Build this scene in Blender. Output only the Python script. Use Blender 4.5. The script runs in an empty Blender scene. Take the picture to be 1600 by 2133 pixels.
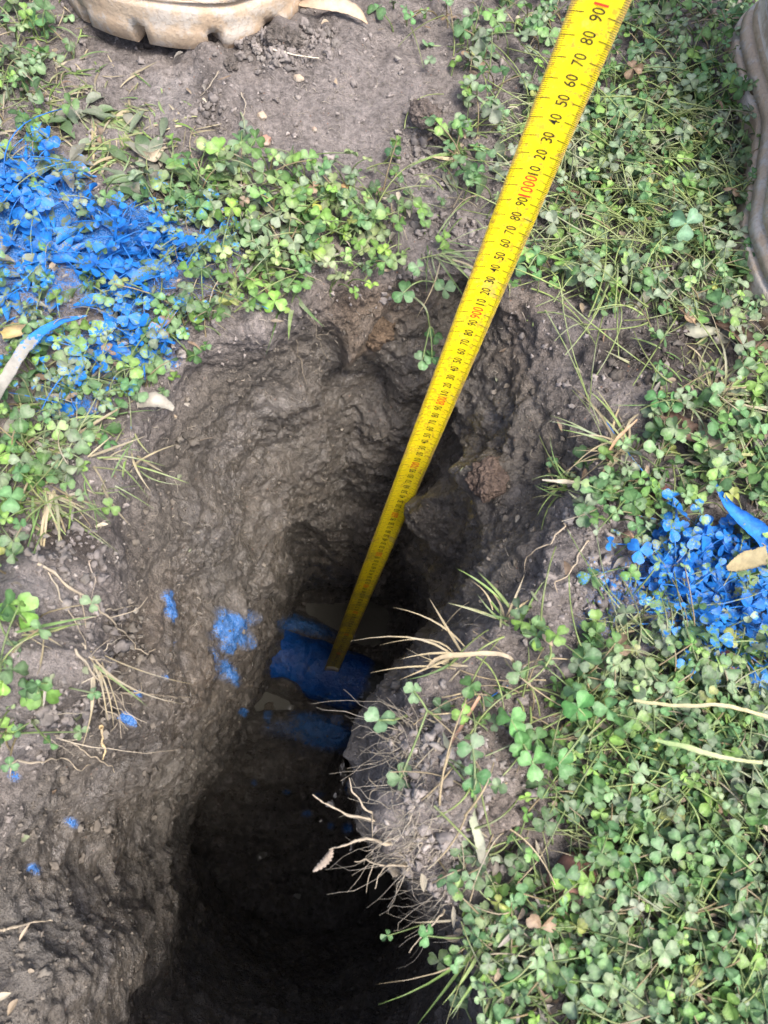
import bpy, math, random
import numpy as np
from mathutils import Vector, Matrix
from mathutils.bvhtree import BVHTree
R = math.radians
random.seed(7); rng = np.random.default_rng(7)
scene = bpy.context.scene

# ------------------------------------------------------------------ camera, world, sun, exposure
F = 1500.0; CX, CY = 800.0, 1066.5; H = 0.41
NAD = (690.0, 1612.0)                                   # where the plumb line from the camera meets the picture
dn = np.array([NAD[0]-CX, NAD[1]-CY, F]); dn /= np.linalg.norm(dn)
Zc = -dn
Yc = np.array([0., -1., 0.]); Yc = Yc - Yc.dot(dn)*dn; Yc /= np.linalg.norm(Yc)
Xc = np.cross(Yc, Zc)
C2W = np.array([Xc, Yc, Zc])                            # camera coordinates (right, down, forward) to world
CAM = np.array([0., 0., H])
cd = bpy.data.cameras.new('camera'); cam = bpy.data.objects.new('camera', cd); scene.collection.objects.link(cam)
rt, dw, fw = C2W @ np.array([1, 0, 0.]), C2W @ np.array([0, 1, 0.]), C2W @ np.array([0, 0, 1.])
cam.matrix_world = Matrix(((rt[0], -dw[0], -fw[0], 0), (rt[1], -dw[1], -fw[1], 0), (rt[2], -dw[2], -fw[2], H), (0, 0, 0, 1)))
cd.sensor_fit = 'HORIZONTAL'; cd.sensor_width = 36; cd.lens = 36*F/1600
cd.clip_start = 0.01; cd.clip_end = 200
cd.dof.use_dof = True; cd.dof.focus_distance = 0.62; cd.dof.aperture_fstop = 22
scene.camera = cam
SUN_EL, SUN_AZ = R(67), R(-48)                          # azimuth from +x, counter-clockwise
w = bpy.data.worlds.new('World'); scene.world = w; w.use_nodes = True
nt = w.node_tree; nt.nodes.clear()
sky = nt.nodes.new('ShaderNodeTexSky'); sky.sky_type = 'NISHITA'; sky.sun_disc = False
sky.sun_elevation = SUN_EL; sky.sun_rotation = math.pi/2 - SUN_AZ; sky.dust_density = 4; sky.air_density = .7; sky.ozone_density = .6
bg = nt.nodes.new('ShaderNodeBackground'); bg.inputs[1].default_value = 0.15
out = nt.nodes.new('ShaderNodeOutputWorld')
nt.links.new(sky.outputs[0], bg.inputs[0]); nt.links.new(bg.outputs[0], out.inputs[0])
sl = bpy.data.lights.new('sun', 'SUN'); sl.energy = 1.65; sl.angle = R(23); sl.color = (1, .96, .9)
so = bpy.data.objects.new('sun', sl); scene.collection.objects.link(so)
sd = Vector((math.cos(SUN_EL)*math.cos(SUN_AZ), math.cos(SUN_EL)*math.sin(SUN_AZ), math.sin(SUN_EL)))
so.rotation_euler = sd.to_track_quat('Z', 'Y').to_euler(); so.location = (1, 0, 3)
scene.view_settings.view_transform = 'Standard'; scene.view_settings.look = 'None'
scene.view_settings.exposure = 1.55; scene.view_settings.gamma = 1
scene.cycles.use_denoising = True; scene.cycles.max_bounces = 8; scene.cycles.diffuse_bounces = 6

# ------------------------------------------------------------------ projection helpers
def ray(px, py):
    px = np.asarray(px, float); py = np.asarray(py, float)
    v = np.stack([px-CX, py-CY, np.full_like(px, F)], -1) @ C2W.T
    return v
def at(px, py, z=0.0):
    v = ray(px, py); t = (np.asarray(z, float)-H)/v[..., 2]
    return CAM + v*t[..., None]
def proj(P):
    c = (np.asarray(P)-CAM) @ C2W
    zz = np.maximum(c[..., 2], 0.02)
    return CX + F*c[..., 0]/zz, CY + F*c[..., 1]/zz

# ------------------------------------------------------------------ noise
def _h(ix, iy, iz, s):
    with np.errstate(over='ignore'):
        h = (ix.astype(np.uint32)*np.uint32(374761393) + iy.astype(np.uint32)*np.uint32(668265263)
             + iz.astype(np.uint32)*np.uint32(2246822519) + np.uint32(s)*np.uint32(3266489917))
        h = (h ^ (h >> np.uint32(13)))*np.uint32(1274126177)
        h = (h ^ (h >> np.uint32(16)))*np.uint32(2654435761)
        h = h ^ (h >> np.uint32(15))
    return h
def vnoise(P, s=0):
    P = np.asarray(P, float); i = np.floor(P).astype(np.int64); f = P-i; u = f*f*f*(f*(f*6-15)+10)
    r = np.zeros(P.shape[:-1])
    for dx in (0, 1):
        wx = u[..., 0] if dx else 1-u[..., 0]
        for dy in (0, 1):
            wy = u[..., 1] if dy else 1-u[..., 1]
            for dz in (0, 1):
                wz = u[..., 2] if dz else 1-u[..., 2]
                h = _h(i[..., 0]+dx, i[..., 1]+dy, i[..., 2]+dz, s)
                gx = (h & 1023)/511.5-1; gy = ((h >> np.uint32(10)) & 1023)/511.5-1; gz = ((h >> np.uint32(20)) & 1023)/511.5-1
                r += wx*wy*wz*(gx*(f[..., 0]-dx)+gy*(f[..., 1]-dy)+gz*(f[..., 2]-dz))
    return r*1.4
def fbm(P, sc, o=4, s=0, ridge=False):
    P = np.asarray(P)*sc; a = 1.; t = 0; r = 0
    for k in range(o):
        n = vnoise(P*(2.03**k)+17.3*k, s+k)
        if ridge: n = 0.5-np.abs(n)*1.6
        r = r+a*n; t += a; a *= .5
    return r/t
def worley(P, sc, s=0):
    P = np.asarray(P)*sc; i = np.floor(P).astype(np.int64); b = np.full(P.shape[:-1], 9.); b2 = b.copy(); idv = np.zeros(P.shape[:-1])
    for dx in (-1, 0, 1):
        for dy in (-1, 0, 1):
            for dz in (-1, 0, 1):
                c = i+np.array([dx, dy, dz]); h = _h(c[..., 0], c[..., 1], c[..., 2], s)
                q = np.stack([(h & 1023)/1023., ((h >> np.uint32(10)) & 1023)/1023., ((h >> np.uint32(20)) & 1023)/1023.], -1)
                d = np.linalg.norm(c+q-P, axis=-1)
                nb = d < b; b2 = np.where(nb, b, np.minimum(b2, d)); idv = np.where(nb, (h >> np.uint32(5) & 255)/255., idv); b = np.where(nb, d, b)
    return b, b2, idv
def sstep(a, b, x):
    t = np.clip((x-a)/(b-a), 0, 1); return t*t*(3-2*t)

# ------------------------------------------------------------------ object helpers
def tag(o, label=None, cat=None, group=None, kind=None):
    if label: o['label'] = label
    if cat: o['category'] = cat
    if group: o['group'] = group
    if kind: o['kind'] = kind
    return o
def link(name, me, mat=None, parent=None, smooth=True):
    o = bpy.data.objects.new(name, me); scene.collection.objects.link(o)
    if mat: me.materials.append(mat)
    if smooth: me.polygons.foreach_set('use_smooth', np.ones(len(me.polygons), bool))
    if parent: o.parent = parent
    return o
def np_mesh(name, V, Q, attrs=None):
    V = np.asarray(V, np.float32); Q = np.asarray(Q, np.int32); me = bpy.data.meshes.new(name)
    me.vertices.add(len(V)); me.vertices.foreach_set('co', V.ravel())
    k = Q.shape[1]; me.loops.add(Q.size); me.loops.foreach_set('vertex_index', Q.ravel())
    me.polygons.add(len(Q)); me.polygons.foreach_set('loop_start', np.arange(0, Q.size, k, dtype=np.int32))
    me.polygons.foreach_set('loop_total', np.full(len(Q), k, np.int32))
    me.update(calc_edges=True)
    for n, a in (attrs or {}).items():
        a = np.asarray(a, np.float32)
        if a.ndim == 1:
            at_ = me.attributes.new(n, 'FLOAT', 'POINT'); at_.data.foreach_set('value', a)
        else:
            c = np.ones((len(a), 4), np.float32); c[:, :3] = a
            at_ = me.attributes.new(n, 'FLOAT_COLOR', 'POINT'); at_.data.foreach_set('color', c.ravel())
    return me
def empty(name, loc=(0, 0, 0)):
    o = bpy.data.objects.new(name, None); o.location = loc; o.empty_display_size = .02; scene.collection.objects.link(o); return o

class MB:                                              # collects quad grids with colours
    def __init__(s): s.v = []; s.q = []; s.c = []; s.p = []; s.n = 0
    def add(s, V, Q, col=(1, 1, 1), paint=0.):
        V = np.asarray(V, float).reshape(-1, 3); s.v.append(V); s.q.append(np.asarray(Q)+s.n)
        c = np.asarray(col, float); s.c.append(np.broadcast_to(c, (len(V), 3)) if c.ndim == 1 else c)
        p = np.asarray(paint, float); s.p.append(np.broadcast_to(p, (len(V),)) if p.ndim == 0 else p); s.n += len(V)
    def build(s, name, mat, parent=None, smooth=True, origin=None, sub=False):
        V = np.concatenate(s.v)
        if sub: V = V-np.asarray(origin)
        me = np_mesh(name, V, np.concatenate(s.q), {'col': np.concatenate(s.c), 'paint': np.concatenate(s.p)})
        o = link(name, me, mat, parent, smooth)
        if origin is not None and parent is None: o.location = origin
        return o
def gridq(nu, nv, wrap=False):
    i = np.arange(nu-1)[:, None]; j = np.arange(nv if wrap else nv-1)[None, :]
    j2 = (j+1) % nv
    return np.stack([i*nv+j, i*nv+j2, (i+1)*nv+j2, (i+1)*nv+j], -1).reshape(-1, 4)
def tube(mb, pts, rad, sides=6, col=(1, 1, 1), paint=0.):
    pts = np.asarray(pts, float); n = len(pts); rad = np.broadcast_to(rad, (n,))
    t = np.gradient(pts, axis=0); t /= np.linalg.norm(t, axis=1)[:, None]+1e-9
    a = np.array([.13, .31, .94]); u = np.cross(t, a); u /= np.linalg.norm(u, axis=1)[:, None]+1e-9; v = np.cross(t, u)
    th = np.linspace(0, 2*np.pi, sides, endpoint=False)
    P = pts[:, None]+rad[:, None, None]*(np.cos(th)[None, :, None]*u[:, None]+np.sin(th)[None, :, None]*v[:, None])
    mb.add(P.reshape(-1, 3), gridq(n, sides, True), col, paint if np.ndim(paint) == 0 else np.repeat(paint, sides))
def smoothpath(pts, n=24):
    pts = np.asarray(pts, float); k = len(pts)
    if k == 2: return pts[0]+(pts[1]-pts[0])*np.linspace(0, 1, n)[:, None]
    p = np.vstack([2*pts[0]-pts[1], pts, 2*pts[-1]-pts[-2]]); o = []
    for t in np.linspace(0, k-1-1e-6, n):
        i = int(t); f = t-i; a, b, c, d = p[i], p[i+1], p[i+2], p[i+3]
        o.append(.5*((2*b)+(c-a)*f+(2*a-5*b+4*c-d)*f*f+(3*b-a-3*c+d)*f**3))
    return np.array(o)

# ------------------------------------------------------------------ materials
class NT:
    def __init__(s, name):
        s.m = bpy.data.materials.new(name); s.m.use_nodes = True; s.t = s.m.node_tree; s.t.nodes.clear()
        s.out = s.t.nodes.new('ShaderNodeOutputMaterial'); s.b = s.t.nodes.new('ShaderNodeBsdfPrincipled')
        s.t.links.new(s.b.outputs[0], s.out.inputs[0]); s.tc = s.t.nodes.new('ShaderNodeTexCoord')
    def n(s, ty, **k):
        x = s.t.nodes.new(ty)
        for a, v in k.items():
            if a.startswith('_'): setattr(x, a[1:], v)
        return x
    def l(s, a, b): s.t.links.new(a, b)
    def attr(s, n):
        x = s.n('ShaderNodeAttribute'); x.attribute_name = n; return x
    def noise(s, sc, det=4, rough=.55, dist=0., vec=None):
        x = s.n('ShaderNodeTexNoise'); x.inputs['Scale'].default_value = sc; x.inputs['Detail'].default_value = det
        x.inputs['Roughness'].default_value = rough; x.inputs['Distortion'].default_value = dist
        s.l(vec or s.tc.outputs['Object'], x.inputs['Vector']); return x.outputs['Fac']
    def vor(s, sc, feat='F1', out='Distance'):
        x = s.n('ShaderNodeTexVoronoi'); x.feature = feat; x.inputs['Scale'].default_value = sc
        s.l(s.tc.outputs['Object'], x.inputs['Vector']); return x.outputs[out]
    def mr(s, v, a, b, c=0., d=1.):
        x = s.n('ShaderNodeMapRange'); s.l(v, x.inputs[0])
        for i, k in enumerate((a, b, c, d)): x.inputs[i+1].default_value = k
        return x.outputs[0]
    def math(s, op, a, b=None, clamp=False):
        x = s.n('ShaderNodeMath'); x.operation = op; x.use_clamp = clamp
        for i, k in enumerate((a, b)):
            if k is None: continue
            if isinstance(k, (int, float)): x.inputs[i].default_value = k
            else: s.l(k, x.inputs[i])
        return x.outputs[0]
    def mix(s, f, a, b, mode='MIX'):
        x = s.n('ShaderNodeMix'); x.data_type = 'RGBA'; x.blend_type = mode
        for i, k in ((0, f), (6, a), (7, b)):
            if isinstance(k, (int, float)): x.inputs[i].default_value = k
            elif isinstance(k, tuple): x.inputs[i].default_value = (*k, 1)
            else: s.l(k, x.inputs[i])
        return x.outputs[2]
    def bump(s, h, dist, strength=1., prev=None):
        x = s.n('ShaderNodeBump'); x.inputs['Strength'].default_value = strength; x.inputs['Distance'].default_value = dist
        s.l(h, x.inputs['Height'])
        if prev: s.l(prev, x.inputs['Normal'])
        return x.outputs[0]
BLUE = (.010, .155, .50)
def soil_mat():
    s = NT('wet_and_dry_soil'); col = s.attr('col').outputs['Color']; pa = s.attr('paint').outputs['Fac']; we = s.attr('wet').outputs['Fac']
    n1 = s.noise(35, 5, .6); n2 = s.noise(260, 4, .65); n3 = s.noise(900, 3, .6)
    v = s.math('ADD', s.mr(n1, .3, .7, .62, 1.15), s.mr(n2, .3, .7, -.35, .35))
    g = s.n('ShaderNodeCombineXYZ')
    for i in range(3): s.l(v, g.inputs[i])
    c = s.mix(1., col, g.outputs[0], 'MULTIPLY')
    # pale grit, rusty grit
    gr = s.math('MULTIPLY', s.mr(s.vor(420), .10, .17, 1, 0), s.mr(s.noise(120, 2), .5, .62, 0, 1), True)
    c = s.mix(s.math('MULTIPLY', gr, .5), c, (.42, .38, .33))
    gr2 = s.math('MULTIPLY', s.mr(s.vor(170), .09, .14, 1, 0), s.mr(s.noise(40, 2), .52, .6, 0, 1), True)
    c = s.mix(s.math('MULTIPLY', gr2, .7), c, (.26, .14, .09))
    pm = s.math('ADD', pa, s.math('MULTIPLY', s.math('SUBTRACT', n2, .5), 1.3)); pm = s.math('ADD', pm, s.math('ADD', s.math('MULTIPLY', s.math('SUBTRACT', s.noise(70, 3), .5), 1.3), s.math('MULTIPLY', s.math('SUBTRACT', n3, .5), 1.1)))
    pm = s.math('MULTIPLY', s.mr(pm, .40, .56), s.mr(pa, .03, .12)); c = s.mix(pm, c, BLUE)
    haze = s.math('MULTIPLY', s.mr(pa, .05, .5, 0, .75), s.mr(n3, .42, .58)); c = s.mix(haze, c, (.16, .30, .62))
    s.l(c, s.b.inputs['Base Color'])
    ro = s.math('SUBTRACT', .93, s.math('MULTIPLY', we, s.mr(s.noise(55, 4, .6), .36, .60, .30, .76)))
    s.l(s.math('ADD', ro, s.math('MULTIPLY', pm, -.1), True), s.b.inputs['Roughness'])
    s.l(s.math('ADD', .25, s.math('MULTIPLY', we, .6)), s.b.inputs['Specular IOR Level'])
    b = s.bump(s.noise(95, 6, .7), .008, .9); b = s.bump(n2, .0045, 1., b); b = s.bump(n3, .0014, 1., b)
    s.l(b, s.b.inputs['Normal'])
    s.l(s.math('MULTIPLY', we, s.mr(s.noise(32, 4, .6), .38, .58, .2, 1.)), s.b.inputs['Coat Weight']); s.b.inputs['Coat Roughness'].default_value = .12
    s.l(s.bump(n2, .004, .9, s.bump(s.noise(95, 5, .6), .009, 1.)), s.b.inputs['Coat Normal']); return s.m
def leaf_mat(name, rough=.5, trans=.22, dust=.35):
    s = NT(name); col = s.attr('col').outputs['Color']; pa = s.attr('paint').outputs['Fac']
    n1 = s.noise(160, 4, .6); n2 = s.noise(700, 3, .6)
    g = s.mr(n1, .3, .7, .75, 1.2); cx = s.n('ShaderNodeCombineXYZ')
    for i in range(3): s.l(g, cx.inputs[i])
    c = s.mix(1., col, cx.outputs[0], 'MULTIPLY')
    d = s.math('MULTIPLY', s.mr(s.math('ADD', s.noise(38, 3), s.math('MULTIPLY', n2, .35)), .66, .86), dust)
    c = s.mix(d, c, (.36, .34, .29))
    pm = s.mr(s.math('ADD', pa, s.math('ADD', s.math('MULTIPLY', s.math('SUBTRACT', n1, .5), 1.9), s.math('MULTIPLY', s.math('SUBTRACT', n2, .5), 1.3))), .38, .58)
    pm = s.math('MULTIPLY', pm, s.mr(pa, .03, .12))
    c = s.mix(pm, c, s.mix(s.mr(n1, .35, .65), (.008, .10, .37), (.014, .19, .58)))
    s.l(c, s.b.inputs['Base Color']); s.b.inputs['Roughness'].default_value = rough
    s.l(s.bump(n2, .0006, .6, s.bump(n1, .001, .5)), s.b.inputs['Normal'])
    if trans:
        tr = s.n('ShaderNodeBsdfTranslucent'); s.l(c, tr.inputs[0]); mx = s.n('ShaderNodeMixShader'); mx.inputs[0].default_value = trans
        s.l(s.b.outputs[0], mx.inputs[1]); s.l(tr.outputs[0], mx.inputs[2]); s.l(mx.outputs[0], s.out.inputs[0])
    return s.m
def rough_mat(name, col, rough=.8, bumpsc=120, bd=.003, var=.35, spots=None, spotcov=.55):
    s = NT(name); n1 = s.noise(bumpsc*.25, 4, .6); n2 = s.noise(bumpsc, 4, .6)
    c = s.mix(s.mr(n1, .3, .7), tuple(x*(1-var) for x in col), tuple(min(1, x*(1+var)) for x in col))
    if spots: c = s.mix(s.mr(s.math('ADD', n1, s.math('MULTIPLY', n2, .5)), spotcov+.2, spotcov+.3), c, spots)
    s.l(c, s.b.inputs['Base Color']); s.b.inputs['Roughness'].default_value = rough
    s.l(s.bump(n2, bd, .6), s.b.inputs['Normal']); return s.m
M_SOIL = soil_mat(); M_LEAF = leaf_mat('clover_leaf'); M_GRASS = leaf_mat('grass_blade', .55, .2, .5)
M_ROOT = leaf_mat('pale_root', .8, 0, .3); M_DRY = leaf_mat('dry_leaf', .7, .1, .3)

# ------------------------------------------------------------------ the hole and the ground, one sheet
SP = [
 [(860,560,0),(850,640,-.04),(815,800,-.115),(785,950,-.25),(765,1060,-.40),(752,1150,-.56),(748,1200,-.74),(742,1230,-.95)],
 [(1010,585,0),(1000,660,-.04),(950,820,-.13),(900,980,-.26),(860,1090,-.42),(830,1160,-.56),(815,1200,-.74),(800,1235,-.95)],
 [(1140,635,0),(1100,740,-.03),(1040,860,-.075),(975,985,-.15),(915,1095,-.26),(885,1180,-.42),(865,1220,-.70),(840,1250,-.95)],
 [(1240,720,0),(1180,800,-.02),(1090,920,-.055),(1010,1040,-.11),(950,1130,-.21),(905,1200,-.38),(870,1260,-.66),(850,1290,-.95)],
 [(1300,880,0),(1220,930,-.02),(1110,1010,-.055),(1030,1090,-.105),(965,1160,-.21),(915,1240,-.36),(880,1310,-.66),(850,1350,-.95)],
 [(1220,1040,0),(1170,1070,-.018),(1080,1130,-.055),(1010,1190,-.11),(950,1250,-.20),(890,1320,-.37),(850,1370,-.64),(820,1400,-.95)],
 [(1170,1190,0),(1110,1200,-.018),(1020,1250,-.055),(950,1290,-.115),(890,1340,-.21),(840,1390,-.38),(810,1430,-.64),(790,1460,-.95)],
 [(1040,1290,0),(980,1310,-.05),(920,1340,-.14),(870,1380,-.26),(830,1420,-.40),(800,1460,-.56),(780,1490,-.74),(770,1510,-.95)],
 [(880,1400,0),(850,1420,-.05),(820,1450,-.14),(800,1480,-.26),(780,1500,-.40),(765,1520,-.56),(755,1540,-.74),(748,1550,-.95)],
 [(820,1500,0),(808,1515,-.05),(785,1540,-.14),(770,1555,-.26),(755,1565,-.40),(745,1575,-.56),(740,1585,-.74),(735,1590,-.95)],
 [(825,1640,0),(815,1640,-.05),(790,1640,-.14),(770,1640,-.26),(755,1640,-.40),(748,1640,-.56),(742,1640,-.74),(738,1640,-.95)],
 [(850,1780,0),(835,1770,-.05),(805,1750,-.14),(785,1735,-.26),(770,1722,-.40),(760,1712,-.56),(752,1702,-.74),(745,1695,-.95)],
 [(930,1920,0),(910,1900,-.05),(870,1850,-.14),(840,1810,-.26),(810,1780,-.40),(795,1760,-.56),(780,1740,-.74),(770,1730,-.95)],
 [(1030,2090,0),(800,1770,-.95)], [(1060,2300,0),(810,1830,-.95)], [(900,2600,0),(760,1920,-.95)],
 [(500,2700,0),(620,1950,-.95)], [(50,2550,0),(500,1900,-.95)],
 [(-200,2200,0),(-80,2140,-.04),(100,2050,-.11),(230,1980,-.21),(320,1900,-.38),(420,1800,-.95)],
 [(-180,1900,0),(-100,1880,-.035),(60,1830,-.10),(200,1790,-.20),(280,1765,-.34),(340,1745,-.55),(400,1720,-.95)],
 [(0,1600,0),(60,1600,-.03),(180,1590,-.10),(290,1590,-.20),(370,1580,-.34),(420,1580,-.56),(450,1590,-.74),(470,1600,-.95)],
 [(110,1500,0),(170,1500,-.04),(260,1490,-.12),(360,1470,-.24),(430,1460,-.38),(470,1470,-.56),(500,1490,-.74),(515,1510,-.95)],
 [(130,1350,0),(220,1350,-.05),(320,1340,-.13),(420,1340,-.24),(500,1350,-.38),(530,1380,-.56),(545,1410,-.74),(555,1430,-.95)],
 [(190,1180,0),(270,1190,-.05),(380,1190,-.14),(470,1210,-.25),(540,1240,-.38),(560,1290,-.56),(565,1330,-.74),(570,1370,-.95)],
 [(240,1020,0),(310,1040,-.05),(420,1060,-.13),(510,1090,-.24),(570,1140,-.38),(585,1200,-.56),(590,1260,-.74),(590,1310,-.95)],
 [(290,880,0),(360,910,-.05),(450,950,-.13),(530,1000,-.24),(590,1070,-.38),(605,1150,-.56),(610,1210,-.74),(610,1260,-.95)],
 [(410,740,0),(450,790,-.05),(520,860,-.13),(580,940,-.24),(620,1040,-.38),(640,1130,-.56),(640,1190,-.74),(640,1235,-.95)],
 [(560,670,0),(580,730,-.05),(630,830,-.14),(670,940,-.26),(690,1050,-.40),(695,1140,-.56),(695,1195,-.74),(690,1230,-.95)],
 [(680,590,0),(690,660,-.05),(700,800,-.14),(715,950,-.26),(725,1060,-.40),(725,1150,-.56),(722,1200,-.74),(715,1230,-.95)],
]
NA, NW, NF, NG = 1500, 400, 60, 190
LZ = -np.array([0, .012, .03, .06, .10, .15, .21, .28, .37, .48, .6, .74, .88, .95])
ctrl = np.zeros((len(SP), len(LZ), 2))
for i, s in enumerate(SP):
    a = np.array(s, float)
    cf = {0: 0, 1: 0, 2: 0, 3: 0, 4: 0, 5: 0, 6: 0, 28: 0, 27: .6, 26: .9}.get(i, 1. if (i <= 7 or i >= 18) else 0.)
    a[:, 2] = (1-cf)*a[:, 2]-cf*np.interp(-a[:, 2], [0, .14, .26, .40, .56, .74, .95], [0, .085, .165, .285, .45, .68, .95])
    P = at(a[:, 0], a[:, 1], a[:, 2]); d = -P[:, 2]
    for c in (0, 1): ctrl[i, :, c] = np.interp(-LZ, d, P[:, c])
def percr(C, t):                                       # periodic Catmull-Rom along axis 0
    n = len(C); i = np.floor(t).astype(int); f = (t-i).reshape(-1, *([1]*(C.ndim-1)))
    a, b, c, d = C[(i-1) % n], C[i % n], C[(i+1) % n], C[(i+2) % n]
    return .5*((2*b)+(c-a)*f+(2*a-5*b+4*c-d)*f*f+(3*b-a-3*c+d)*f**3)
tt = np.linspace(0, len(SP), 6000, endpoint=False); rim = percr(ctrl[:, 0], tt)
seg = np.linalg.norm(np.roll(rim, -1, 0)-rim, axis=1)
_, rpy = proj(np.c_[rim, np.zeros(len(rim))]); seg = seg*np.where(rpy > 2250, .25, 1.)
cum = np.r_[0, np.cumsum(seg)]; ts = np.interp(np.linspace(0, cum[-1], NA, endpoint=False), cum, np.r_[tt, len(SP)])
LV = percr(ctrl, ts)                                   # NA, levels, 2
ax0, ax1 = at(790, 1000, -.5)[:2]*0+at(800, 850, 0)[:2], at(480, 2250, 0)[:2]
ax0 = at(745, 1330, -.95)[:2]; ax1 = at(620, 1800, -.95)[:2]
def medial(P):
    e = ax1-ax0; u = np.clip(((P-ax0)@e)/(e@e), 0, 1); return ax0+u[:, None]*e
# wall rings
dd = np.r_[0, np.cumsum(np.diff(-LZ)*1.0)]
u = np.linspace(0, 1, NW)**1.25; zz = -u*.95
rings = []
for z in zz:
    xy = np.stack([np.array([0.])]*0) if False else None
    k = np.searchsorted(-LZ, -z, side='right')-1; k = min(k, len(LZ)-2); f = (-z+LZ[k])/(LZ[k]-LZ[k+1])
    k0, k3 = max(k-1, 0), min(k+2, len(LZ)-1); a, b, c, d = LV[:, k0], LV[:, k], LV[:, k+1], LV[:, k3]
    xy = b+(c-b)*f if k in (0, len(LZ)-2) else b+(c-b)*(f*f*(3-2*f)*.35+f*.65)
    rings.append(np.c_[xy, np.full(NA, z)])
wall = np.array(rings)
fl0 = wall[-1, :, :2]; mc = medial(fl0)
ff = np.linspace(0, 1, NF+1)[1:]
floor = np.array([np.c_[fl0+(mc-fl0)*f, np.full(NA, -.95)] for f in ff])
r0 = LV[:, 0]; c0 = medial(r0); od = r0-c0
for _ in range(60): od = (np.roll(od, 1, 0)+od+np.roll(od, -1, 0))/3
od /= np.linalg.norm(od, axis=1)[:, None]
dist = np.r_[np.linspace(0, .5, 150)[1:], .5+(np.geomspace(1, 400, NG-149)-1)/399*25][::-1]
ground = np.array([np.c_[r0+od*d, np.zeros(NA)] for d in dist])
G = np.concatenate([ground, wall, floor])              # outside in
NR = len(G); iR = len(ground)
for k in range(3):                                     # soften the rim and the foot of the wall
    G[1:-1] = (G[:-2]+2*G[1:-1]+G[2:])/4
for k in range(14):
    G[iR+3:iR+NW-6] = (G[iR+2:iR+NW-7]+2*G[iR+3:iR+NW-6]+G[iR+4:iR+NW-5])/4
for _ in range(25):
    a = G[iR-14:iR+14].copy(); G[iR-13:iR+13] = (a[:-2]+a[2:]+2*a[1:-1])/4
def gnormal(G):
    dr = np.gradient(G, axis=0); da = (np.roll(G, -1, 1)-np.roll(G, 1, 1)); n = np.cross(da, dr)
    l = np.linalg.norm(n, axis=2, keepdims=True); n = n/np.maximum(l, 1e-9); bad = l[..., 0] < 1e-10; n[bad] = (0, 0, 1); return n
N = gnormal(G)
if N[5, 10, 2] < 0: N = -N
depth = -G[..., 2]
inw = sstep(.0, .06, depth); flo = np.zeros(G.shape[:2]); flo[iR+NW-8:] = 1
N[iR+NW-4:] = (0, 0, 1)
gx, gy = proj(G)
vis = np.ones(G.shape[:2])
far = np.zeros(NR); far[:NG-149] = 1
big = fbm(G, 7, 2, 11); mid = fbm(G, 19, 3, 23); rid = fbm(G, 26, 3, 31, True); sm = fbm(G, 60, 3, 41); fine = fbm(G, 170, 2, 53)
w1, w2, wid = worley(G+.01*np.stack([sm, fine, mid], -1), 55, 3); clod = np.clip(1-w1*1.25, 0, 1)*(.4+.6*wid)
v1, v2, _ = worley(G+.012*np.stack([mid, sm, fine], -1), 13, 9); lump = 1-np.clip(v1, 0, 1)
def blob(px, py, B, noise=None, k=.35):
    r = np.zeros(np.shape(px))
    for b in B:
        x, y, rx, ry = b[:4]; s = b[4] if len(b) > 4 else 1.; an = R(b[5]) if len(b) > 5 else 0
        dx, dy = px-x, py-y; ex = dx*math.cos(an)+dy*math.sin(an); ey = -dx*math.sin(an)+dy*math.cos(an)
        q = np.sqrt((ex/rx)**2+(ey/ry)**2)
        r = np.maximum(r, s*np.clip(1.5-q, 0, 1))
    return r
smooth_top = blob(gx, gy, [(740,230,200,130),(600,310,120,60)])*(1-inw)
gd = .016*big+.010*mid+.007*(clod*(1-.85*smooth_top))+.004*rid*(1-.7*smooth_top)+.006*sm*(1-.6*smooth_top)+.002*fine
wd = .022*big+.015*mid+.016*(lump-.5)+.004*rid+.009*sm+.0028*clod*(.6+sm)+.0028*fine+.0018*fbm(G, 95, 3, 61, True)
wd *= sstep(0, .5, depth*2+.5)
dsp = gd*(1-inw)+wd*inw
# lumps seen in the photo: crumbly bank on the left, clods by the boot, knobs on the far and right walls
for (x, y, r_, a_) in [(70,1250,110,.028),(90,1400,110,.035),(60,1470,60,.015),(30,1340,80,.02),(200,1000,60,.012),(590,95,60,.007),(440,150,50,.012),
                       (880,240,26,.016),(1020,990,50,.03),(740,680,60,.02),(900,1050,60,.02),(620,820,60,.015),
                       (900,1650,120,.02),(860,1560,70,.015),(1000,1560,150,.012),(960,640,60,-.012),(780,820,60,-.025),(620,1130,50,-.02),(800,1150,90,.03)]:
    q = ((gx-x)**2+(gy-y)**2)/r_**2; dsp += a_*np.exp(-q*1.6)*(.75+.7*np.clip(mid+.5, 0, 1))
dsp[:NG-149] *= np.linspace(2.5, 1, NG-149)[:, None]
# floor relief: dips hold water, heaps carry paint
fz = .022*mid+.02*big+.009*sm+.004*rid
fz += .040*blob(gx, gy, [(640,1315,60,28,1,10),(560,1490,40,16,1),(680,1525,95,30,1,12),(590,1600,130,60,1.2),(600,1432,40,16,1.3,20),(700,1490,60,12,1.1,25),(760,1480,40,40,1),(850,1330,40,60,1),(700,1240,60,14,.8),(880,1240,60,30,1)])
fz -= .035*blob(gx, gy, [(740,1295,90,35,1,12),(545,1465,55,22,1,15),(715,1610,22,60,1,20)])
dsp = dsp*(1-flo)+fz*flo
G = G+N*dsp[..., None]
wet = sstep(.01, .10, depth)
gx2, gy2 = gx, gy
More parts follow.
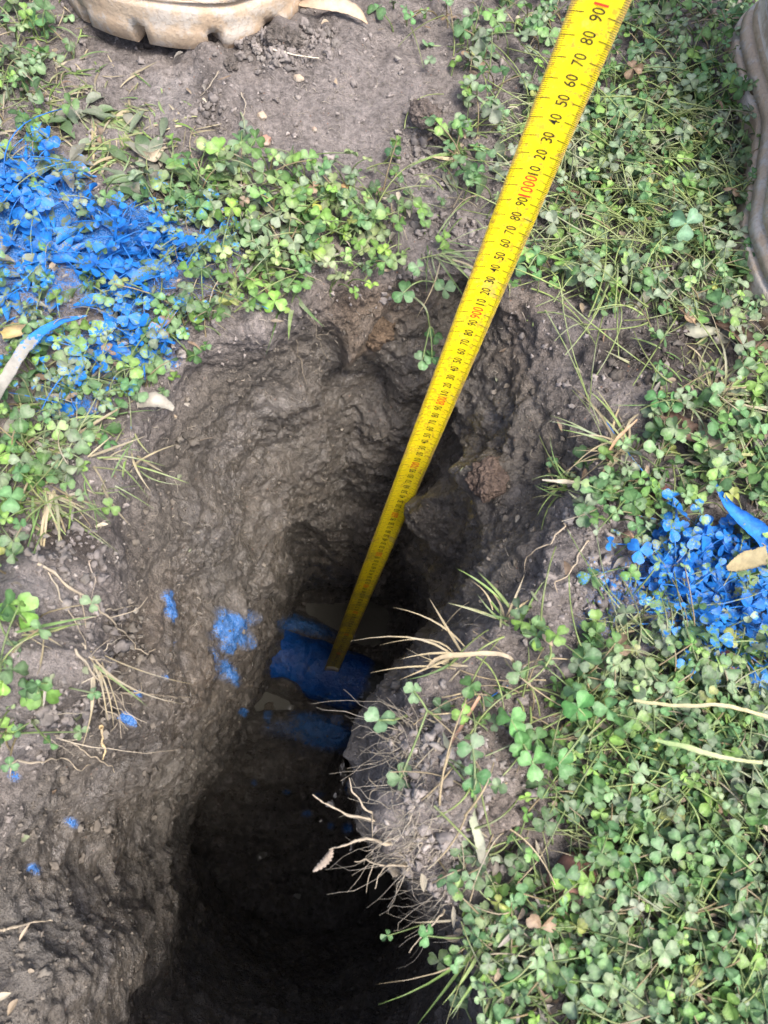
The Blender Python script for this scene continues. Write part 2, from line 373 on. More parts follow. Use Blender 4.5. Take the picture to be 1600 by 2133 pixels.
# paint marks
PAINT_L = [(60,420,110,90,1.25,20),(20,370,60,50,1),(130,500,120,55,1.3,15),(270,520,110,75,1.5,15),(60,600,90,50,.75,10),(240,600,90,45,1.15,20),(330,560,70,60,.8),(200,740,60,40,1),(280,730,70,35,.95,20),(340,750,30,20,.8),
           (140,850,60,22,.75,10),(20,640,50,24,.8),(280,680,36,40,.8),(40,500,60,60,1.1),(330,480,60,40,.7),(440,500,70,70,.42),(400,600,50,50,.34),(420,560,40,40,.4),(60,700,60,40,.4),(180,800,80,50,.4),(350,690,40,50,.4)]
PAINT_R = [(1450,1180,110,55,1.5,20),(1490,1240,120,60,1.5,15),(1560,1310,60,50,1.3),(1360,1230,50,60,.75),(1290,1220,70,60,.45),(1480,1340,60,30,.7),(1370,1330,40,30,.5),(1550,1150,40,40,.9),(1260,1300,60,30,.38)]
PAINT_G = PAINT_L+PAINT_R
PAINT_W = [(355,1265,17,30,1.2,-20),(365,1285,14,14,1),(350,1240,14,12,.6),(468,1310,20,34,1.3,-10),(500,1290,22,14,.9,-35),(497,1315,12,26,1.1),(465,1345,18,10,1.1),(460,1390,9,22,1,-10),(478,1400,11,20,.9,-20),(440,1385,8,20,.55),(432,1360,8,14,.5),
           (370,1345,6,6,.9),(242,1490,7,10,1),(175,1360,12,8,.9),(205,1433,6,6,.8),(265,1440,6,6,.8),(300,1400,4,4,.7),(40,1626,10,10,.9),(168,1722,9,9,.8),(86,1812,13,10,.9,0),(250,1810,9,9,.8,0),
           (640,1310,62,16,1.1,12),(600,1300,24,18,.9),(560,1490,8,16,.8),(680,1530,56,28,1.2,15),(650,1500,40,14,.8,10),(700,1545,22,18,1),(500,1480,8,8,.8),(645,1520,80,20,.5),(730,1640,10,14,.9),(725,1725,12,12,.8),(665,1655,12,7,.6),(640,1695,10,8,.6),(600,1650,8,6,.5),(690,1720,8,8,.5),(535,1630,6,6,.6)]
pg = blob(gx2, gy2, PAINT_G)*(1-sstep(.02, .08, depth))
pw = blob(gx2, gy2, PAINT_W)*sstep(.0, .03, depth)
paint = np.maximum(pg*.78, np.minimum(pw, 1.)*.9)
# pigment of the soil
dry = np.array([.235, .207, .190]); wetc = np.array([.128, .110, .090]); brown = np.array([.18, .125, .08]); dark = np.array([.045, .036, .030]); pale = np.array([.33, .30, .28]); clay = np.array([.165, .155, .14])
nv = fbm(G, 14, 3, 71)
def mixc(c, m, k): return c*(1-m[..., None])+k*m[..., None]
col = np.broadcast_to(dry, G.shape).copy()
col = mixc(col, np.clip(blob(gx2, gy2, [(740,230,170,130)])*.5*(1-inw), 0, 1), np.array([.30, .265, .245]))
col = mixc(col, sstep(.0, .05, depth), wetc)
col = mixc(col, np.clip(blob(gx2, gy2, [(370,210,60,40),(400,260,60,20,.8),(500,330,70,20,.7),(900,390,60,60,.7),(20,440,40,60,.5),(90,1550,80,30,.5),(60,1250,90,50,.6),(90,1400,70,90,.6),(30,1500,50,60,.5),(950,1640,110,160,.45)])*(.7+nv)*.9, 0, 1)*(1-inw), pale)
col = mixc(col, np.clip(blob(gx2, gy2, [(1380,740,150,55),(1440,860,90,90,.9),(180,1130,110,60,.9),(250,850,40,50,.5),(540,120,60,40,.6),(440,230,30,60,.7),(240,1330,50,50,.7),(160,1480,80,60,.8),(1250,630,100,40,.4),(230,1500,60,60,.7)])*(.75+nv), 0, .85), dark)
col = mixc(col, np.clip(blob(gx2, gy2, [(770,630,110,55,.6),(760,690,60,40,.6),(1090,640,60,50,.4),(1100,740,60,70,.3),(330,1350,160,140,.3),(1000,1600,150,200,.3)])*(.8+nv), 0, .8), brown)
col = mixc(col, np.clip((fbm(G, 9, 3, 91))*1.1, 0, .45)*inw, clay)
col = mixc(col, np.clip((fbm(G, 30, 3, 97)-.1)*1.5, 0, .35), pale*.75)
Q = gridq(NR, NA, True)
if True:
    Q = Q[:, ::-1]
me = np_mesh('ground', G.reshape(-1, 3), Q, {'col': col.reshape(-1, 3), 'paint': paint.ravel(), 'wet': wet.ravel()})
go = link('ground', me, M_SOIL); tag(go, 'grey brown soil with a deep muddy hole dug through it', None, None, 'structure'); go['category'] = 'ground'
nrm = me.polygons[5*NA+10].normal
if nrm.z < 0: me.flip_normals()
print('verts', len(me.vertices))
# coarse copy for placing things
st = 3; Gs = G[np.r_[0:NR:st, NR-1], ::st]; Qs = gridq(Gs.shape[0], Gs.shape[1], True)
bvh = BVHTree.FromPolygons([tuple(p) for p in Gs.reshape(-1, 3)], [tuple(int(i) for i in q) for q in Qs])
def hit(px, py, lift=0.):
    v = ray(px, py); v = v/np.linalg.norm(v); loc, n, i, d = bvh.ray_cast(Vector(CAM), Vector(v))
    if loc is None: return at(px, py, -.95), np.array([0, 0, 1.])
    n = np.array(n)
    if n@v > 0: n = -n
    return np.array(loc)+n*lift, n
def gz(x, y):
    loc, n, i, d = bvh.ray_cast(Vector((x, y, .3)), Vector((0, 0, -1))); return loc.z if loc else 0.

# ------------------------------------------------------------------ water on the floor of the hole
wm = NT('murky_water'); wm.b.inputs['Base Color'].default_value = (.13, .125, .105, 1); wm.b.inputs['Roughness'].default_value = .06
wm.l(wm.bump(wm.noise(45, 3), .003, .5), wm.b.inputs['Normal'])
xy = wall[-1, ::10, :2]; cc = xy.mean(0); kk = 12
V = np.concatenate([np.c_[cc+(xy-cc)*f*1.25, np.full(len(xy), -.955)] for f in np.linspace(.02, 1, kk)])
water = link('water', np_mesh('water', V, gridq(kk, len(xy), True)), wm.m); tag(water, 'murky grey puddle water at the bottom of the hole', 'water', None, 'structure')

# ------------------------------------------------------------------ pipe
def pipe():
    s = NT('painted_pipe'); n1 = s.noise(28, 4, .6); n2 = s.noise(140, 4, .6); tcn = s.n('ShaderNodeSeparateXYZ'); s.l(s.tc.outputs['Object'], tcn.inputs[0])
    top = s.mr(s.math('ADD', tcn.outputs[2], s.math('MULTIPLY', s.math('SUBTRACT', n1, .5), .05)), -.030, -.012)
    edge = s.mr(s.math('ADD', s.math('ABSOLUTE', s.math('ADD', tcn.outputs[0], .03)), s.math('MULTIPLY', n1, .05)), .125, .11)
    patch = s.mr(s.math('ADD', n2, s.math('MULTIPLY', s.noise(14, 2), .6)), .93, .99)
    c = s.mix(s.math('MULTIPLY', top, edge), (.06, .065, .06), s.mix(s.mr(n1, .35, .65), (.005, .055, .25), (.008, .09, .36))); c = s.mix(s.math('MULTIPLY', patch, .5), c, (.30, .38, .52)); md = s.mr(s.math('ADD', s.noise(22, 5, .65), s.math('MULTIPLY', n2, .25)), .68, .84); c = s.mix(s.math('MULTIPLY', md, .75), c, (.075, .06, .05))
    s.l(c, s.b.inputs['Base Color']); s.l(s.mr(n2, .35, .65, .22, .6), s.b.inputs['Roughness']); s.l(s.bump(n2, .004, .8, s.bump(n1, .008, .6)), s.b.inputs['Normal'])
    r = .052; zt = -.887
    a = at(548, 1372, zt-r); b = at(775, 1462, zt-r); d = b-a; d /= np.linalg.norm(d)
    mid_ = np.array(TB)-np.array([0, 0, r]); root = empty('water_pipe', tuple(mid_)); root.rotation_euler = (0, 0, math.atan2(d[1], d[0]))
    tag(root, 'blue spray painted water pipe crossing the bottom of the hole', 'pipe')
    th = np.linspace(0, 2*np.pi, 96, endpoint=False); xs = np.linspace(-.36, .36, 260); X, T = np.meshgrid(xs, th, indexing='ij')
    V = np.stack([X, r*np.cos(T), r*np.sin(T)], -1); nn = fbm(V, 16, 3, 5)*.10+fbm(V, 60, 3, 6)*.07+.05*np.clip(fbm(V, 30, 2, 8), 0, 1)
    cr = np.exp(-((X+.052+.006*np.sin(T*3))/.006)**2)*.05; nn = nn-cr; V[..., 1:] *= (1+nn)[..., None]
    link('pipe_barrel', np_mesh('pipe_barrel', V.reshape(-1, 3), gridq(260, 96, True)), s.m, root)
    mb = MB()                                            # mud clinging to the barrel
    for (x, an, rx, ra, h) in [(.125, 1.6, .04, .7, .012)]:
        U, A_ = np.meshgrid(np.linspace(-1, 1, 26), np.linspace(-1, 1, 26), indexing='ij'); q = np.clip(1-(U*U+A_*A_)*(1+1.2*vnoise(np.stack([U*2+x*99, A_*2, U*0], -1), 4)), -1, 1)
        rr = r*(1+.0)+h*(q-.25)-.003*(q < 0); px_, an_ = x+rx*U, an+ra*A_; W = np.stack([px_, rr*np.cos(an_), rr*np.sin(an_)], -1); W = W+.003*fbm(W, 90, 3, 3)[..., None]
        mb.add(W, gridq(26, 26), (.12, .09, .065))
        mb.build('mud_smear', M_SOIL, root); mb = MB()
# ------------------------------------------------------------------ tape measure
TB = CAM + C2W @ np.array([(690-CX)/F*1.27, (1398-CY)/F*1.27, 1.27])
TD = -(C2W @ (np.array([505-CX, 1857-CY, F])/np.linalg.norm([505-CX, 1857-CY, F])))
pipe()
def tape():
    vw = (TB+TD*.7)-CAM; wd_ = np.cross(TD, vw); wd_ /= np.linalg.norm(wd_)
    rtw = C2W @ np.array([1., 0, 0])
    if wd_@rtw < 0: wd_ = -wd_
    nr = np.cross(wd_, TD); nr /= np.linalg.norm(nr)
    if nr@(CAM-TB) < 0: nr = -nr
    q = R(14); wd2 = wd_*math.cos(q)+nr*math.sin(q)*-1; nr2 = nr*math.cos(q)+wd_*math.sin(q); wd_, nr = wd2, nr2
    W = .025; L = 1.34; bow = .0028
    def S(t, x, lift=0.):                               # t along, x across in -.5..5
        t = np.asarray(t, float); x = np.asarray(x, float)
        sag = bow*(1-4*x*x)*-1+0.0
        return TB+t[..., None]*TD+x[..., None]*W*wd_+(sag+lift+.003*np.sin(t*3.)*0)[..., None]*nr
    root = empty('tape_measure', tuple(TB)); inv = -TB
    tag(root, 'yellow steel tape measure blade standing in the hole on the pipe', 'tape measure')
    s = NT('tape_yellow'); n1 = s.noise(90, 4, .6); n2 = s.noise(420, 4, .65)
    c = s.mix(s.mr(n1, .3, .7), (.86, .66, .008), (.95, .78, .02))
    c = s.mix(s.math('MULTIPLY', s.mr(s.math('ADD', n2, s.math('MULTIPLY', n1, .5)), .80, .90), .75), c, (.62, .33, .03))
    sp = s.math('MULTIPLY', s.mr(s.noise(240, 3, .7), .60, .66), .7); c = s.mix(sp, c, (.45, .27, .05))
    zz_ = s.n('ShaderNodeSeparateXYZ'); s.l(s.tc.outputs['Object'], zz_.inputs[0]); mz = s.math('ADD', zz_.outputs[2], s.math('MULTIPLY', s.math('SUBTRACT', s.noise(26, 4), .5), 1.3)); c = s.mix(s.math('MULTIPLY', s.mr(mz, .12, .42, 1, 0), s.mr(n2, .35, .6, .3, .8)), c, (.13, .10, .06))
    c = s.mix(s.math('MULTIPLY', s.mr(s.noise(34, 5, .7), .60, .68), .5), c, (.42, .33, .18))
    ed = s.math('ABSOLUTE', s.attr('xw').outputs['Fac'])
    c = s.mix(s.math('MULTIPLY', s.mr(s.math('ADD', ed, s.math('MULTIPLY', s.math('SUBTRACT', n1, .5), .25)), .43, .5), .75), c, (.55, .36, .13))
    s.l(c, s.b.inputs['Base Color']); s.b.inputs['Roughness'].default_value = .42; s.l(s.bump(n2, .0002, .5), s.b.inputs['Normal'])
    t = np.linspace(0, L, 120); x = np.linspace(-.5, .5, 13); T, X = np.meshgrid(t, x, indexing='ij')
    Vt = S(T, X).reshape(-1, 3); Vb = S(T, X, -.0005).reshape(-1, 3); q0 = gridq(120, 13); n0 = len(Vt)
    ring = list(range(0, 13))+[i*13+12 for i in range(1, 120)]+[119*13+i for i in range(11, -1, -1)]+[i*13 for i in range(118, 0, -1)]
    side = [(ring[i], ring[i]+n0, ring[(i+1) % len(ring)]+n0, ring[(i+1) % len(ring)]) for i in range(len(ring))]
    Q = np.vstack([q0, q0[:, ::-1]+n0, np.array(side)])
    o = link('blade', np_mesh('blade', np.vstack([Vt, Vb])+inv, Q, {'xw': np.r_[X.ravel(), X.ravel()]}), s.m, root)
    mb = MB()
    for i in range(5, int(L*1000)):                     # millimetre ticks on both edges
        t0 = i/1000.; ln = .30 if i % 10 == 0 else (.2 if i % 5 == 0 else .125); h = .00013 if i % 10 else .0002
        for sgn in (-1, 1):
            l2 = ln if sgn < 0 else ln*.8; xs = sgn*np.array([.495, .495-l2*.5, .495-l2])
            P = S(np.array([[t0-h]*3, [t0+h]*3]), np.array([xs, xs]), .00018); mb.add(P+inv, [[0, 1, 4, 3], [1, 2, 5, 4]])
    black = rough_mat('tape_black_print', (.02, .018, .012), .5, 300, .0001, .3); red = rough_mat('tape_red_print', (.75, .05, .02), .5, 300, .0001, .2)
    glyph = {}
    for ch in '0123456789':
        cu = bpy.data.curves.new('g', 'FONT'); cu.body = ch; cu.size = 1; cu.offset = .002; cu.resolution_u = 4; ob = bpy.data.objects.new('g', cu); scene.collection.objects.link(ob)
        dg = bpy.context.evaluated_depsgraph_get(); m = bpy.data.meshes.new_from_object(ob.evaluated_get(dg)); bpy.data.objects.remove(ob)
        m.calc_loop_triangles(); vv = np.array([v.co[:] for v in m.vertices]); tr = np.array([l.vertices[:] for l in m.loop_triangles])
        x0, x1 = vv[:, 0].min(), vv[:, 0].max(); glyph[ch] = (vv-np.array([x0, 0, 0]), tr, x1-x0); bpy.data.meshes.remove(m)
    def num(txt, tc, xc, hgt, cw, V, T):                # centred on tc
        tot = len(txt)*cw; n = sum(len(a) for a in V)
        for k, ch in enumerate(txt):
            vv, tr, wd0 = glyph[ch]; a = (vv[:, 0]/max(wd0, .3)*.84+(.08 if wd0 > .3 else .25))*cw+k*cw-tot/2
            b = (vv[:, 1]-.35)*hgt/.72
            V.append(S(tc+a, xc-b/W, .0002)+inv); T.append(tr+n); n += len(vv)
    KV, KT, RV, RT = [], [], [], []
    for i in range(1, int(L*100)):
        mm = i*10
        if mm % 100 == 0: num(str(mm), mm/1000., .05, .0072, .0036 if mm < 1000 else .0036, RV, RT)
        else: num(str(mm % 100), mm/1000., .05, .0062, .0030, KV, KT)
    import bmesh
    bm = bmesh.new(); bm.from_mesh(o.data)
    for mi, (VV, QQ) in ((1, (np.concatenate(mb.v), np.concatenate(mb.q))), (1, (np.concatenate(KV), np.concatenate(KT))), (2, (np.concatenate(RV), np.concatenate(RT)))):
        k0 = len(bm.faces); m = np_mesh('print', VV, QQ); bm.from_mesh(m); bm.faces.ensure_lookup_table(); bpy.data.meshes.remove(m)
        for f in bm.faces[k0:]: f.material_index = mi; f.smooth = False
    o.data.materials.append(black); o.data.materials.append(red); bm.to_mesh(o.data); bm.free()
    # riveted steel end hook
    mb = MB()
    st_ = rough_mat('worn_steel', (.32, .30, .24), .4, 200, .0005, .3)
    P = np.concatenate([S(np.array([[a]*5]), np.linspace(-.42, .42, 5)[None], b) for a, b in ((.022, .0006), (.022, .0016), (0, .0016), (-.0012, .0016), (-.0012, -.006), (0, -.006), (0, .0006))])
    mb.add(P.reshape(-1, 3)+inv, gridq(7, 5)); mb.build('end_hook', st_, root, False)
tape()

# ------------------------------------------------------------------ crumbs, pebbles, short fibres
def rock_template(seed, n=10, m=7, rough=.35):
    th = np.linspace(0, 2*np.pi, n, endpoint=False); ph = np.linspace(0.02, np.pi-.02, m); T, Pp = np.meshgrid(th, ph); 
    V = np.stack([np.cos(T)*np.sin(Pp), np.sin(T)*np.sin(Pp), np.cos(Pp)], -1).reshape(-1, 3)
    w_ = worley(V+seed*3.1, 1.1, seed)[0][:, None]
    return V*(1-rough*.8*w_+rough*fbm(V+seed*7.7, 1.3, 3, seed)[:, None]), gridq(m, n, True)
def rotm(n):
    q = rng.normal(size=(n, 4)); q /= np.linalg.norm(q, axis=1)[:, None]; a, b, c, d = q.T
    return np.stack([np.stack([1-2*(c*c+d*d), 2*(b*c-a*d), 2*(b*d+a*c)], -1), np.stack([2*(b*c+a*d), 1-2*(b*b+d*d), 2*(c*d-a*b)], -1), np.stack([2*(b*d-a*c), 2*(c*d+a*b), 1-2*(b*b+c*c)], -1)], 1)
def mask(px, py, Z): return blob(px, py, Z)
MC = MB()
tm = [rock_template(k, 9, 7, .95) for k in range(6)]
def crumbs(n, box, size, zones=None, colr=dry, sink=.3, fl=1.):
    px = rng.uniform(box[0], box[2], n); py = rng.uniform(box[1], box[3], n)
    if zones is not None: k = rng.random(n) < mask(px, py, zones); px, py = px[k], py[k]
    RM = rotm(len(px))
    for i in range(len(px)):
        P, nn = hit(px[i], py[i]); r = min(size*math.exp(rng.normal()*.65), .006); V, q = tm[rng.integers(6)]; V = V*rng.uniform(.6, 1.2, 3)
        dep = -P[2]
        if zones is None and dep > .06 and size > .001: continue
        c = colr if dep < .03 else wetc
        c = c*(.65+.6*rng.random())
        pp = blob(px[i], py[i], PAINT_G)*.75
        MC.add(P+nn*r*(.5-sink)+(V*np.array([1, 1, fl]))@RM[i].T*r, q, c, pp)
crumbs(11000, (-150, -150, 1750, 2250), .0008)
crumbs(1600, (-100, -100, 1700, 2200), .0016)
crumbs(2200, (300, 60, 700, 260), .0017, [(590,95,75,50,1.),(430,235,40,50,.6),(640,60,60,50,.8)], dry*.8)
crumbs(900, (0, 1080, 330, 1560), .0022, [(150,1150,90,50,1.1),(240,1330,60,70),(140,1480,90,60)], dry*.6)
crumbs(900, (820, 180, 1020, 520), .0016, [(880,250,40,40),(900,330,80,70),(950,480,80,40)], dry*.9)
crumbs(1400, (820, 1350, 1150, 1950), .0017, [(880,1560,80,120,1.2),(900,1750,70,100,1.2),(1000,1500,80,60,.6),(1080,1650,90,100,.6)], dry*.95)
crumbs(700, (1150, 1050, 1400, 1350), .0017, [(1250,1080,70,40),(1260,1240,60,60)], dry*.9)
crumbs(300, (1230, 600, 1560, 900), .0015, [(1380,740,140,60)], dark*1.2)
M_CR = leaf_mat('crumbly_soil', .9, 0, .2)
tag(MC.build('soil_crumbs', M_CR), 'loose soil crumbs and grit strewn round the hole', 'soil crumbs', None, 'stuff')
# short pale fibres pressed in the mud
MFb = MB()
def fibres(n, box, ln, zones=None, c0=(.38, .33, .26), r=.00022):
    px = rng.uniform(box[0], box[2], n); py = rng.uniform(box[1], box[3], n)
    if zones is not None: k = rng.random(n) < mask(px, py, zones); px, py = px[k], py[k]
    for x, y in zip(px, py):
        P, nn = hit(x, y, .0006); t = rng.normal(size=3); t -= t@nn*nn; t /= np.linalg.norm(t); s2 = np.cross(nn, t); l = ln*math.exp(rng.normal()*.4)
        u_ = np.linspace(0, 1, 6)[:, None]; bend = rng.normal()*.35
        tube(MFb, P+t*l*u_+s2*l*bend*(u_*(1-u_))*2+nn*.002*np.sin(u_*3.1)*rng.random(), np.linspace(1, .4, 6)*r, 3, np.array(c0)*(.5+.6*rng.random()))
fibres(520, (400, 100, 1000, 420), .0035, [(740,240,220,130)])
fibres(700, (200, 600, 1350, 1500), .004)
fibres(260, (1200, 600, 1560, 900), .009, [(1380,740,150,90)], (.22, .19, .15))
fibres(380, (800, 1500, 1000, 1950), .014, [(850,1620,50,110,1.2),(880,1780,50,80),(940,1900,50,60,.7)], (.32, .28, .22), .0003)
for (zx, zy, rx, ry, n_, dx) in ((860,1570,45,90,60,-1), (875,1740,45,80,60,-1), (925,1890,40,60,25,-1), (215,1430,40,80,9,1), (110,1530,40,40,5,1)):
    for i in range(n_):
        P, nn = hit(zx+rng.normal()*rx*.5, zy+rng.normal()*ry*.5)
        if P[2] < -.12: continue
        l = .022*math.exp(rng.normal()*.45); d = np.array([dx*(.4+rng.random()), rng.normal()*.7, -.1-.5*rng.random()]); d /= np.linalg.norm(d); u_ = np.linspace(0, 1, 8)[:, None]; pe = rng.normal(size=3)*.3
        pts = P+d*l*u_+pe*l*u_*(1-u_)+np.array([0, 0, -.35])*l*u_**2+rng.normal(size=(8, 3))*.0006; tube(MFb, pts, np.linspace(.00034, .00012, 8), 3, np.array([.42, .36, .27])*(.5+.6*rng.random()))
tag(MFb.build('root_fibres', M_ROOT), 'fine pale root fibres pressed into the mud', 'root fibres', None, 'stuff')

# ------------------------------------------------------------------ clover
def leaflet(notch=.14, fold=.22, curl=.12, nu=7, nv=7):
    u_ = np.linspace(0, 1, nu); v = np.linspace(-1, 1, nv); U, Vv = np.meshgrid(u_, v, indexing='ij')
    wdt = .50*np.sin(np.pi*np.clip(U, 0, 1)**1.25*.80+.03)**.75; x = U*(1-notch*np.exp(-(Vv/.38)**2)*U**3)-.10*U*np.abs(Vv)**2.5*(U > .6)
    y = Vv*wdt; z = fold*np.abs(y)-curl*U**2*1.0
    pal = np.exp(-((U-.52-.12*np.abs(Vv))/.12)**2)*(np.abs(Vv) < .95)*1.3+.5*np.exp(-(Vv/.2)**2)-.45*(np.abs(Vv) > .9)-.3*(U > .95)
    return np.stack([x, y, z], -1).reshape(-1, 3), gridq(nu, nv), pal.ravel()
LFT = [leaflet(.14, .2, .1), leaflet(.1, .5, .2), leaflet(.16, -.1, .3), leaflet(.12, .9, .1)]
GREENS = np.array([[.085, .19, .055], [.06, .15, .06], [.13, .25, .06], [.08, .18, .08], [.12, .22, .11], [.05, .12, .04]])*np.array([1.18, 1.08, .92])
def frame(n, a):
    n = n/np.linalg.norm(n); t = np.array([math.cos(a), math.sin(a), 0]); t = t-t@n*n; t /= np.linalg.norm(t); return t, np.cross(n, t), n
def clover_head(mb, P, n, size, a, col, paint, var=.15, droop=.1):
    t, b, n = frame(n, a)
    for k in range(3):
        an = k*2.094+rng.normal()*.18; V, q, pal = LFT[rng.choice(4, p=[.45, .25, .2, .1])]; s_ = size*(1+rng.normal()*.1)
        el = rng.normal()*.25+.1-droop; d = (math.cos(an)*t+math.sin(an)*b); sd_ = -math.sin(an)*t+math.cos(an)*b
        d2 = d*math.cos(el)+n*math.sin(el); n2 = n*math.cos(el)-d*math.sin(el); ro = rng.normal()*.3
        s3 = sd_*math.cos(ro)+n2*math.sin(ro); n3 = n2*math.cos(ro)-sd_*math.sin(ro)
        W = P+s_*(V[:, :1]*d2+V[:, 1:2]*s3+V[:, 2:]*n3); c = np.asarray(col)*(1+rng.normal()*var*.5)
        c = c[None]*(1+.32*pal[:, None])+pal[:, None]*.010
        mb.add(W, q, np.clip(c, 0, 1), paint)
def clover(mb, base, hgt, size, n, col, paint, lean=None, stemcol=(.16, .22, .07)):
    ln = lean if lean is not None else rng.normal(size=3)*np.array([.8, .8, 0])*hgt
    top = base+np.array([0, 0, hgt])+ln; u_ = np.linspace(0, 1, 6)[:, None]
    pth = base*(1-u_)**2+2*u_*(1-u_)*(base+np.array([0, 0, hgt*.9])+ln*.2)+top*u_*u_
    tube(mb, pth, np.linspace(.00062, .0004, 6), 4, stemcol, paint)
    clover_head(mb, top, n, size, rng.random()*6.28, col, paint)
CL = [ # where clover grows: px, py, rx, ry, density, tilt
 (580,440,230,75,1.4,5),(700,470,130,80,1.3),(420,400,70,40,.5),(560,560,130,60,1.0,20),(640,600,60,50,.7),(480,620,90,40,.7),(790,480,60,100,.55),(380,520,60,60,.5),
 (340,660,90,90,.85),(230,770,110,70,.8),(330,830,50,40,.5),(120,780,110,60,.55),(100,900,120,60,.45),(50,680,80,50,.5),
 (100,480,150,120,.36),(270,560,130,110,.42),(60,620,110,60,.2),(40,370,60,60,.5),
 (40,120,80,120,.6),(30,250,70,70,.4),(150,60,40,60,.3),
 (1250,330,190,150,1.0),(1450,330,140,200,1.0),(1400,560,190,90,.8),(1200,520,120,60,.75),(1100,240,80,60,.6),(1280,210,160,60,.8),(1150,60,240,70,.7),(1450,80,170,90,.9),(980,120,60,110,.5),(950,190,40,40,.5),(960,330,60,50,.65),(1000,300,50,40,.5),(830,310,30,30,.5),(1480,650,130,50,.7),(1090,560,40,30,.5),(880,440,80,40,.25),
 (1560,760,60,90,.7),(1420,850,60,50,.55),(1280,1010,110,60,.85),(1240,980,60,50,.7),(1430,950,110,60,.6),(1560,1010,60,80,.7),(1390,1060,60,50,.25),
 (1450,1190,120,80,1.2,15),(1540,1290,90,60,1.1),(1370,1250,60,40,.5),
 (1420,1480,200,140,1.1),(1300,1560,160,110,1.0),(1500,1700,220,250,1.25),(1320,1800,130,200,1.0),(1450,2000,250,260,1.2),(1180,1500,60,60,.8),(1250,1370,90,40,.5),(1200,1620,70,60,.5),(1180,1950,120,140,.75),(1120,2080,120,100,.7),(1080,1840,90,90,.5),(960,1560,40,40,.35),(1000,1480,50,40,.3),(900,1830,60,50,.35),(980,1950,60,70,.5),(1100,2200,100,100,.7),
 (60,1290,50,40,.22),(50,1450,70,60,.3),(30,1400,50,60,.3),(20,1540,40,50,.3),(100,1040,70,60,.3),(1080,1290,50,25,.35),
 (1750,900,150,900,1.0),(1500,2300,350,180,1.0),(-150,700,150,700,.7),(500,-120,500,80,.6),(1300,-120,500,80,.9)]
BARE = [(1195,1815,60,45,1.2),(1230,800,110,170,.9),(1390,745,160,75,1.1),(1110,1210,120,60,.8),(740,250,170,110),(900,400,70,30,.6),(1020,1640,120,150,.8),(900,1560,80,120,.6),(1100,1400,70,50,.5),(380,260,60,60),(150,1180,100,70)]
MCl = MB(); 
def spray(n, box, fn):
    px = rng.uniform(box[0], box[2], n); py = rng.uniform(box[1], box[3], n)
    cl = np.maximum(blob(px, py, CL), 0)
    nz = vnoise(np.stack([px/70, py/70, px*0+3], -1), 4); dens = np.clip(cl*(1+1.7*nz), 0, 1.3)*(1-np.clip(blob(px, py, BARE), 0, 1)*.93)
    k = rng.random(n) < dens*.85
    for x, y in zip(px[k], py[k]): fn(x, y)
cnt = [0, 0]
def put(x, y):
    P, nn = hit(x, y)
    if P[2] < -.09: return
    sc = 1 if y > 650 else .95
    far_ = np.linalg.norm(P-CAM)
    pt = float(blob(x, y, PAINT_G)); dusty = rng.random() < (.25 if y < 700 else .12)
    c = GREENS[rng.integers(len(GREENS))]*(.66+.66*rng.random())
    if dusty: c = c*.5+np.array([.11, .12, .09])
    if rng.random() < .018: c = np.array([.22, .25, .06])
    if rng.random() < .012: c = np.array([.22, .15, .09])
    if 430 < x < 900 and 340 < y < 640 and rng.random() < .6: c = c*np.array([1.35, 1.25, .9])
    h = rng.uniform(.004, .022); n = np.array([rng.normal()*.4, rng.normal()*.4-.05, 1.])
    paint_ = 0. if pt <= 0 else min(1., pt*rng.uniform(.4, .92))
    mb = MCl
    clover(mb, P-nn*.002, h, (.0038+.0046*rng.random()**1.5)*(1.08 if y < 1350 else .95), n, c, paint_ , None, (.15, .21, .07) if rng.random() < .8 else (.24, .19, .10))
    cnt[0] += 1
spray(26000, (-350, -220, 1950, 2450), put)
for _ in range(7500):                                  # turf goes on beyond the frame
    X_, Y_ = rng.uniform(-.85, .85), rng.uniform(-.75, 1.25)
    qx, qy = proj(np.array([X_, Y_, 0.])); qx, qy = float(qx), float(qy)
    ahead = ((np.array([X_, Y_, 0.])-CAM)@C2W)[2] > .03
    if ahead and -250 < qx < 1850 and -180 < qy < 2350: continue
    if -.27 < X_ < .26 and -.42 < Y_ < .3: continue
    if vnoise(np.array([X_*5, Y_*5, 2.]), 6) < -.18: continue
    clover(MCl, np.array([X_, Y_, gz(X_, Y_)-.002]), rng.uniform(.006, .024), .0055+.004*rng.random(), np.array([rng.normal()*.4, rng.normal()*.4, 1.]), GREENS[rng.integers(6)]*(.66+.66*rng.random()), 0.)
print('clovers', cnt)
tag(MCl.build('clover_ground_cover', M_LEAF), 'green clover growing round the hole, some sprayed with blue paint', 'clover', None, 'stuff')
# long runners and stalks lying in the clover
MSt = MB()
def stalks(n, box, ln, zones, c0, r=.0006, bent=.5, up=.012):
    px = rng.uniform(box[0], box[2], n); py = rng.uniform(box[1], box[3], n); k = rng.random(n) < mask(px, py, zones)
    for x, y in zip(px[k], py[k]):
        P, nn = hit(x, y)
        if P[2] < -.09: continue
        a = rng.random()*6.28; l = ln*math.exp(rng.normal()*.35); d = np.array([math.cos(a), math.sin(a), 0]); s2 = np.array([-d[1], d[0], 0]); u_ = np.linspace(0, 1, 9)
        pts = P+d*(l*u_)[:, None]+s2*(l*bent*rng.normal()*(u_*u_))[:, None]; e = P[2]+up*rng.random()*np.sin(u_*np.pi*.9)+.003+up*.5*rng.random()
        pts[:, 2] = e
        g = gz(pts[-1, 0], pts[-1, 1])
        if g < P[2]-.03: continue
        pt = float(blob(x, y, PAINT_G)); c = np.array(c0)*(.6+.7*rng.random())
        tube(MSt, pts, np.linspace(1, .5, 9)*r, 4, c, min(1, pt*.8))
